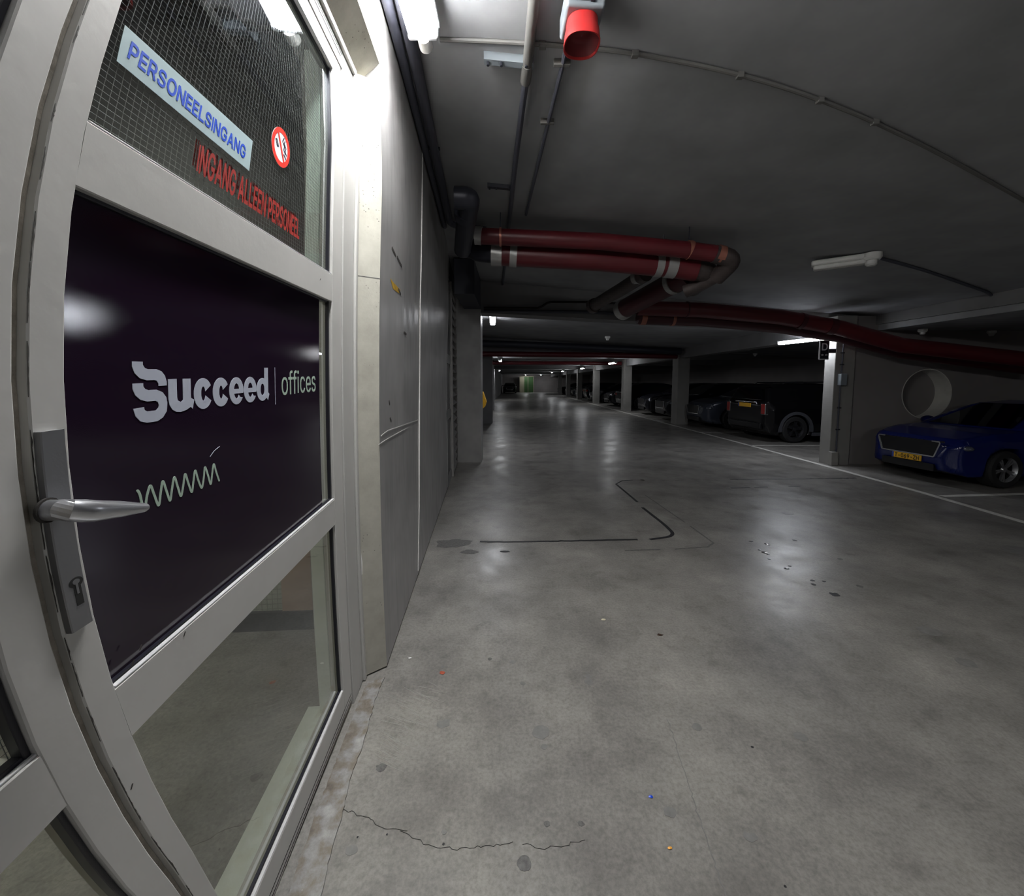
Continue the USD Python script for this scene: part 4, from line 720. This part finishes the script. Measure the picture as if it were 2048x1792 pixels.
def make_car(name, label, sp, loc, rz, paint, group=None, detail=True, plate=None, cat='car'):
    t = thing(name, label, cat, loc, rz, group)
    L, Wd, H = sp['L'], sp['W'], sp['H']; side = rnd(Polygon(sp['side']), .05)
    hx = L/2; kk = Wd/1.80; top = rnd(Polygon([(q[0]*hx+q[1]*kk, s_*(Wd/2-q[2]*kk)) for s_, qs in ((-1, 1), (1, -1)) for q in [(-1, 0, .14), (-1, .22, 0), (1, -.75, 0), (1, -.14, .14), (1, 0, .36)][::qs]]), .12*kk)
    b = Wd/2; zs = sp['belt']
    front = rnd(Polygon([(-b+.06, .15), (b-.06, .15), (b, .45), (b-.005, zs-.12), (b-.06, zs), (b-.24, H-.10), (b-.36, H+.01), (-b+.36, H+.01), (-b+.24, H-.10), (-b+.06, zs), (-b+.005, zs-.12), (-b, .45)]), .05)
    body = solid(side, top, front, L, Wd, H); raw = body
    r = sp['r']; ys = Wd/2-.11
    for x in (sp['xf'], sp['xr']):
        for s in (-1, 1):
            body = body-Manifold.cylinder(.36, r*1.13, r*1.13, 40).rotate((90, 0, 0)).translate((x, s*(Wd/2-.12)+.18, r))
    def band(poly, x_only=False):                        # what a side-view polygon cuts from a slightly swollen copy of the body
        A = extr(poly, Wd+.4); A.vertices = A.vertices[:, [0, 2, 1]]*[1, -1, 1]+[0, (Wd+.4)/2, 0]; A.merge_vertices()
        return raw.scale((1.0, 1.012, 1.0))^Manifold(m3.Mesh(A.vertices.astype(np.float32), A.faces.astype(np.uint32)))
    see = sp.get('see', False)
    wins = [Polygon(p).buffer(-.02).buffer(.02) for p in sp['win']]
    if see:                                              # hollow cabin, so that one looks through the glass
        cabin = solid(rnd(Polygon(sp['side']).buffer(-.06), .03), top.buffer(-.08), front.buffer(-.06), L, Wd, H)^Manifold.cube((L, Wd, H), True).translate((-.25, 0, zs-.04+H/2))
        body = body-cabin
        for p in wins:
            A = extr(p, Wd+.4); A.vertices = A.vertices[:, [0, 2, 1]]*[1, -1, 1]+[0, (Wd+.4)/2, 0]; A.merge_vertices(); body = body-Manifold(m3.Mesh(A.vertices.astype(np.float32), A.faces.astype(np.uint32)))
        body = body-Manifold.hull_points(np.array([(x, y*q, z) for (x, z, q) in sp['screen_cut'] for y in (-1, 1)], float))
    obj('body', soft(body, .08, 6 if see else 10), paint, t, smooth=45)
    gm = 'car_glass' if see else 'tinted_glass'
    for p in wins:
        w = band(p); h = w-Manifold.cube((L, Wd-.16 if not see else Wd-.10, 3), True)
        for c in h.decompose(): obj('side_window', tm(c), gm, t, smooth=30)
    x0, z0, x1, z1 = sp['ws']                            # windscreen: from (x0, z0) down to (x1, z1)
    d = np.array([x0-x1, z0-z1]); d /= np.linalg.norm(d); nrm = np.array([-d[1], d[0]])*(1 if d[0] < 0 else -1); nrm = nrm*np.sign(nrm[1]) if abs(nrm[1]) > .2 else nrm*np.sign(nrm[0])
    def quad(x0, z0, x1, z1, w0, w1, n, lift): return hullbox([(x+n[0]*(lift+q), s*w, z+n[1]*(lift+q)) for (x, z, w) in ((x0, z0, w0), (x1, z1, w1)) for s in (-1, 1) for q in (0, .008)])
    obj('windscreen', quad(x0, z0, x1, z1, b-.38, b-.20, nrm, .0), gm, t, smooth=False)
    x0, z0, x1, z1 = sp['rs']; obj('rear_window', quad(x0, z0, x1, z1, b-.40, b-.22, np.array([-.9, .4]), .0), gm, t, smooth=False)
    for x in (sp['xf'], sp['xr']):
        for s in (-1, 1): wheel_parts(t, x, s*(Wd/2-.12), r, .21, None, sp.get('rim', 'rim'))
    for s in (-1, 1):
        hl = sp['hl']; obj('headlight', tm(Manifold.sphere(1, 24).scale((.10, hl[2], hl[3])).translate((hx-.20, s*(b-hl[0]), hl[1]))), 'lens', t)
        tl = sp['tl']; obj('tail_light', rbox(-hx-.012, -hx+.12, s*(b-tl[0])-tl[2], s*(b-tl[0])+tl[2], tl[1]-tl[3], tl[1]+tl[3], .02, 4), 'lens_red', t)
        if sp.get('clad'): obj('lamp_frame', rbox(-hx-.006, -hx+.10, s*(b-tl[0])-tl[2]-.013, s*(b-tl[0])+tl[2]+.013, tl[1]-tl[3]-.013, tl[1]+tl[3]+.013, .025, 4), 'chrome', t)
        mx = sp['mir']; obj('mirror', tm(Manifold.sphere(1, 20).scale((.09, .10, .07)).translate((mx[0], s*(b+.06), mx[1]))), paint, t)
        if detail: obj('door_handle', rbox(sp['dh'][0]-.09, sp['dh'][0]+.09, s*(b-.025)-.02, s*(b-.025)+.02, sp['dh'][1]-.012, sp['dh'][1]+.012, .008, 4), 'chrome', t)
    gz = sp['gr']; pts = [(-gz[1], gz[3]), (-gz[1]*.86, gz[2]), (gz[1]*.86, gz[2]), (gz[1], gz[3])]
    gp = Polygon(pts).buffer(.02)
    def facing(poly, x, h, sgn=1):
        m = extr(poly, h); return moved(m, lambda a, b_, d: (x+sgn*d, sgn*a, b_))
    gr = obj('grille', facing(gp, hx-.06, .065), 'grille', t, smooth=False)
    if detail: obj('chrome_frame', facing(gp.buffer(.012).difference(gp.buffer(-.006)).difference(sbox(-gz[1]*.8, gz[3]-.05, gz[1]*.8, gz[3]+.1)), hx-.06, .075), 'chrome', gr, smooth=False)
    obj('bumper_intake', facing(sbox(-.44*kk, .25*kk, .44*kk, .33*kk).buffer(.02), hx-.06, .058), 'grille', t, smooth=False)
    for s in (-1, 1): obj('sill', bx(sp['xr']+r+.1, sp['xf']-r-.1, s*(b-.01)-.02, s*(b-.01)+.02, .17, .25), 'cladding', t, smooth=False)
    if sp.get('clad'):
        for x in (sp['xf'], sp['xr']):
            for s in (-1, 1):
                an = np.linspace(math.radians(-8), math.radians(188), 30); ro, ri = r*1.34, r*1.12
                poly = Polygon(np.vstack([np.stack([ro*np.cos(an), ro*np.sin(an)], 1), np.stack([ri*np.cos(an), ri*np.sin(an)], 1)[::-1]])); m = extr(poly, .05)
                obj('wheel_arch_trim', moved(m, lambda a, c, d: (x+a, s*(b-.035+d), r+c)), 'cladding', t, smooth=30)
    kp = sp.get('kp', 1.0)
    for end, txt in (plate or {}).items():
        x = hx+.012 if end == 'front' else -hx-.012; sg = 1 if end == 'front' else -1; z = sp['pz'][0 if end == 'front' else 1]
        pp = obj('number_plate', rbox(min(x, x-sg*.02), max(x, x-sg*.02), -.26*kp, .26*kp, z-.055*kp, z+.055*kp, .006, 4), 'plate_yellow', t, label='yellow number plate')
        obj('blue_band', bx(x, x+sg*.001, -sg*.26*kp, -sg*.225*kp, z-.05*kp, z+.05*kp), 'plate_blue', pp, smooth=False)
        if txt:
            m = meshkit.text_mesh(txt, .074*kp, .001, True); c = m.bounds.mean(0); kx = .44*kp/(m.bounds[1][0]-m.bounds[0][0])
            obj('characters', moved(m, lambda a, b_, d: (x+sg*(.001+d), sg*(a-c[0])*kx+sg*.012, z+b_-c[1])), 'plate_ink', pp, smooth=False)
    if sp.get('clad'):
        obj('boot_trim', rbox(-hx-.02, -hx+.05, -.36, .36, sp['pz'][1]+.07, sp['pz'][1]+.10, .01, 4), 'chrome', t); obj('bumper_trim', rbox(-hx-.015, -hx+.10, -b+.22, b-.22, .32, .46, .02, 4), 'grille', t)
        for s in (-1, 1): obj('roof_rail', tube([(x_*kp, s*(b-.34), z_*kp) for x_, z_ in ((-1.5, 1.50), (-1.4, 1.575), (0, 1.59), (.2, 1.52))], .014, 8), 'rim_dark', t)
    obj('underbody', bx(-hx+.3, hx-.3, -b+.32, b-.32, .16, .30), 'grille', t, smooth=False)
    return t
HATCH = dict(L=4.35, W=1.80, H=1.46, belt=.96, xf=1.32, xr=-1.30, r=.325, see=True,
    side=[(-2.1, .30), (-2.17, .55), (-2.16, .85), (-2.02, 1.05), (-1.72, 1.33), (-1.3, 1.43), (-.5, 1.46), (.1, 1.41), (.55, 1.22), (1.02, .98), (1.5, .93), (1.95, .82), (2.12, .68), (2.17, .48), (2.12, .26), (1.9, .18), (-1.9, .18)],
    win=[[(.78, .99), (.35, 1.24), (.02, 1.34), (-.45, 1.385), (-.45, .985)], [(-.53, .985), (-.53, 1.385), (-1.1, 1.37), (-1.55, 1.22), (-1.62, 1.0)]],
    screen_cut=[(.20, 1.36, .50), (.95, 1.01, .66), (.5, 1.5, .5), (1.2, 1.2, .66)], ws=(.14, 1.40, .98, 1.0), rs=(-1.66, 1.34, -2.02, 1.04), hl=(.30, .68, .24, .075), tl=(.24, .82, .16, .07), mir=(.62, 1.02), dh=(-.30, .86), gr=(0, .52, .52, .74), pz=(.42, .70))
MINI = dict(L=4.25, W=1.82, H=1.55, belt=1.02, xf=1.30, xr=-1.32, r=.35, rim='rim_dark', clad=True,
    side=[(-2.05, .30), (-2.12, .55), (-2.12, .98), (-2.04, 1.12), (-1.93, 1.45), (-1.7, 1.53), (-.6, 1.56), (.2, 1.50), (.55, 1.36), (.92, 1.10), (1.5, 1.04), (1.92, .96), (2.08, .78), (2.12, .5), (2.06, .26), (1.9, .2), (-1.9, .2)],
    win=[[(.70, 1.08), (.40, 1.33), (.10, 1.43), (-.42, 1.46), (-.42, 1.06)], [(-.50, 1.06), (-.50, 1.46), (-1.75, 1.44), (-1.85, 1.08)]],
    ws=(.24, 1.48, .92, 1.12), rs=(-1.99, 1.43, -2.08, 1.12), hl=(.28, .78, .13, .13), tl=(.17, .88, .075, .135), mir=(.55, 1.10), dh=(-.42, .96), gr=(0, .42, .55, .82), pz=(.50, .96))
SALOON = dict(L=4.55, W=1.82, H=1.43, belt=.95, xf=1.40, xr=-1.35, r=.33,
    side=[(-2.2, .30), (-2.27, .55), (-2.27, .92), (-2.1, 1.02), (-1.6, 1.30), (-1.1, 1.41), (-.3, 1.43), (.3, 1.36), (.7, 1.18), (1.1, .97), (1.6, .91), (2.05, .80), (2.22, .66), (2.27, .46), (2.2, .26), (2.0, .18), (-2.0, .18)],
    win=[[(.86, .99), (.45, 1.22), (.15, 1.33), (-.40, 1.36), (-.40, .97)], [(-.48, .97), (-.48, 1.36), (-1.0, 1.35), (-1.45, 1.2), (-1.6, .98)]],
    ws=(.34, 1.35, 1.06, 1.0), rs=(-1.55, 1.33, -2.02, 1.06), hl=(.30, .66, .24, .07), tl=(.28, .80, .2, .07), mir=(.70, 1.0), dh=(-.30, .86), gr=(0, .45, .48, .70), pz=(.40, .66))
def scaled(sp, k):
    o = dict(sp); o['kp'] = k
    for q in ('L', 'W', 'H', 'belt', 'xf', 'xr', 'r'): o[q] = sp[q]*k
    for q in ('side', 'win')+(('screen_cut',) if 'screen_cut' in sp else ())+('ws', 'rs', 'hl', 'tl', 'mir', 'dh', 'gr', 'pz'): o[q] = [[tuple(np.array(a)*k) for a in b] for b in sp[q]] if q == 'win' else [tuple(np.array(a)*k) for a in sp[q]] if q in ('side', 'screen_cut') else tuple(np.array(sp[q])*k)
    return o
bl = make_car('car', 'blue hatchback with yellow front number plate, parked beside the partition wall', scaled(HATCH, .80), (7.74, 6.14, 0), 184, 'car_blue', plate={'front': 'T-069-ZH'})
mi = make_car('car', 'black boxy car parked tail out beside the column with the D sign', scaled(MINI, .92), (7.94, 10.42, 0), 4, 'car_black', plate={'rear': None})
gy = make_car('car', 'dark grey car with its nose to the lane beyond the black boxy car', SALOON, (8.2, 13.0, 0), 178, 'car_grey')
ok_ = make_car('car', 'dark saloon parked between the second and third columns, nearer the second', SALOON, (8.15, 15.9, 0), 180, 'car_dark', group='dark cars down the lane', plate=None)
far = [((8.2, 18.3), 178, 'dark car parked just short of the third column, nose to the lane'), ((8.3, 22.6), 0, 'dark car parked just past the third column, tail to the lane'), ((8.2, 25.3), 181, 'dark car parked just short of the fourth column'),
       ((8.2, 30.0), 180, 'dark car parked just past the fourth column'), ((8.2, 32.7), 0, 'dark car parked just short of the fifth column'), ((8.2, 37.0), 180, 'dark car parked just past the fifth column'), ((8.2, 39.6), 180, 'dark car parked just short of the sixth column'),
       ((8.2, 44.2), 180, 'dark car parked just past the sixth column'), ((8.2, 51.5), 180, 'last dark car of the right row, by the far doors'), ((-2.7, 56.0), -90, 'dark car at the far end wall, left one of two'), ((-.3, 56.0), -90, 'dark car at the far end wall, right one of two')]
for (x, y), rz, lbl in far: dup(ok_, lbl, (x, y, 0), rz, name='car')
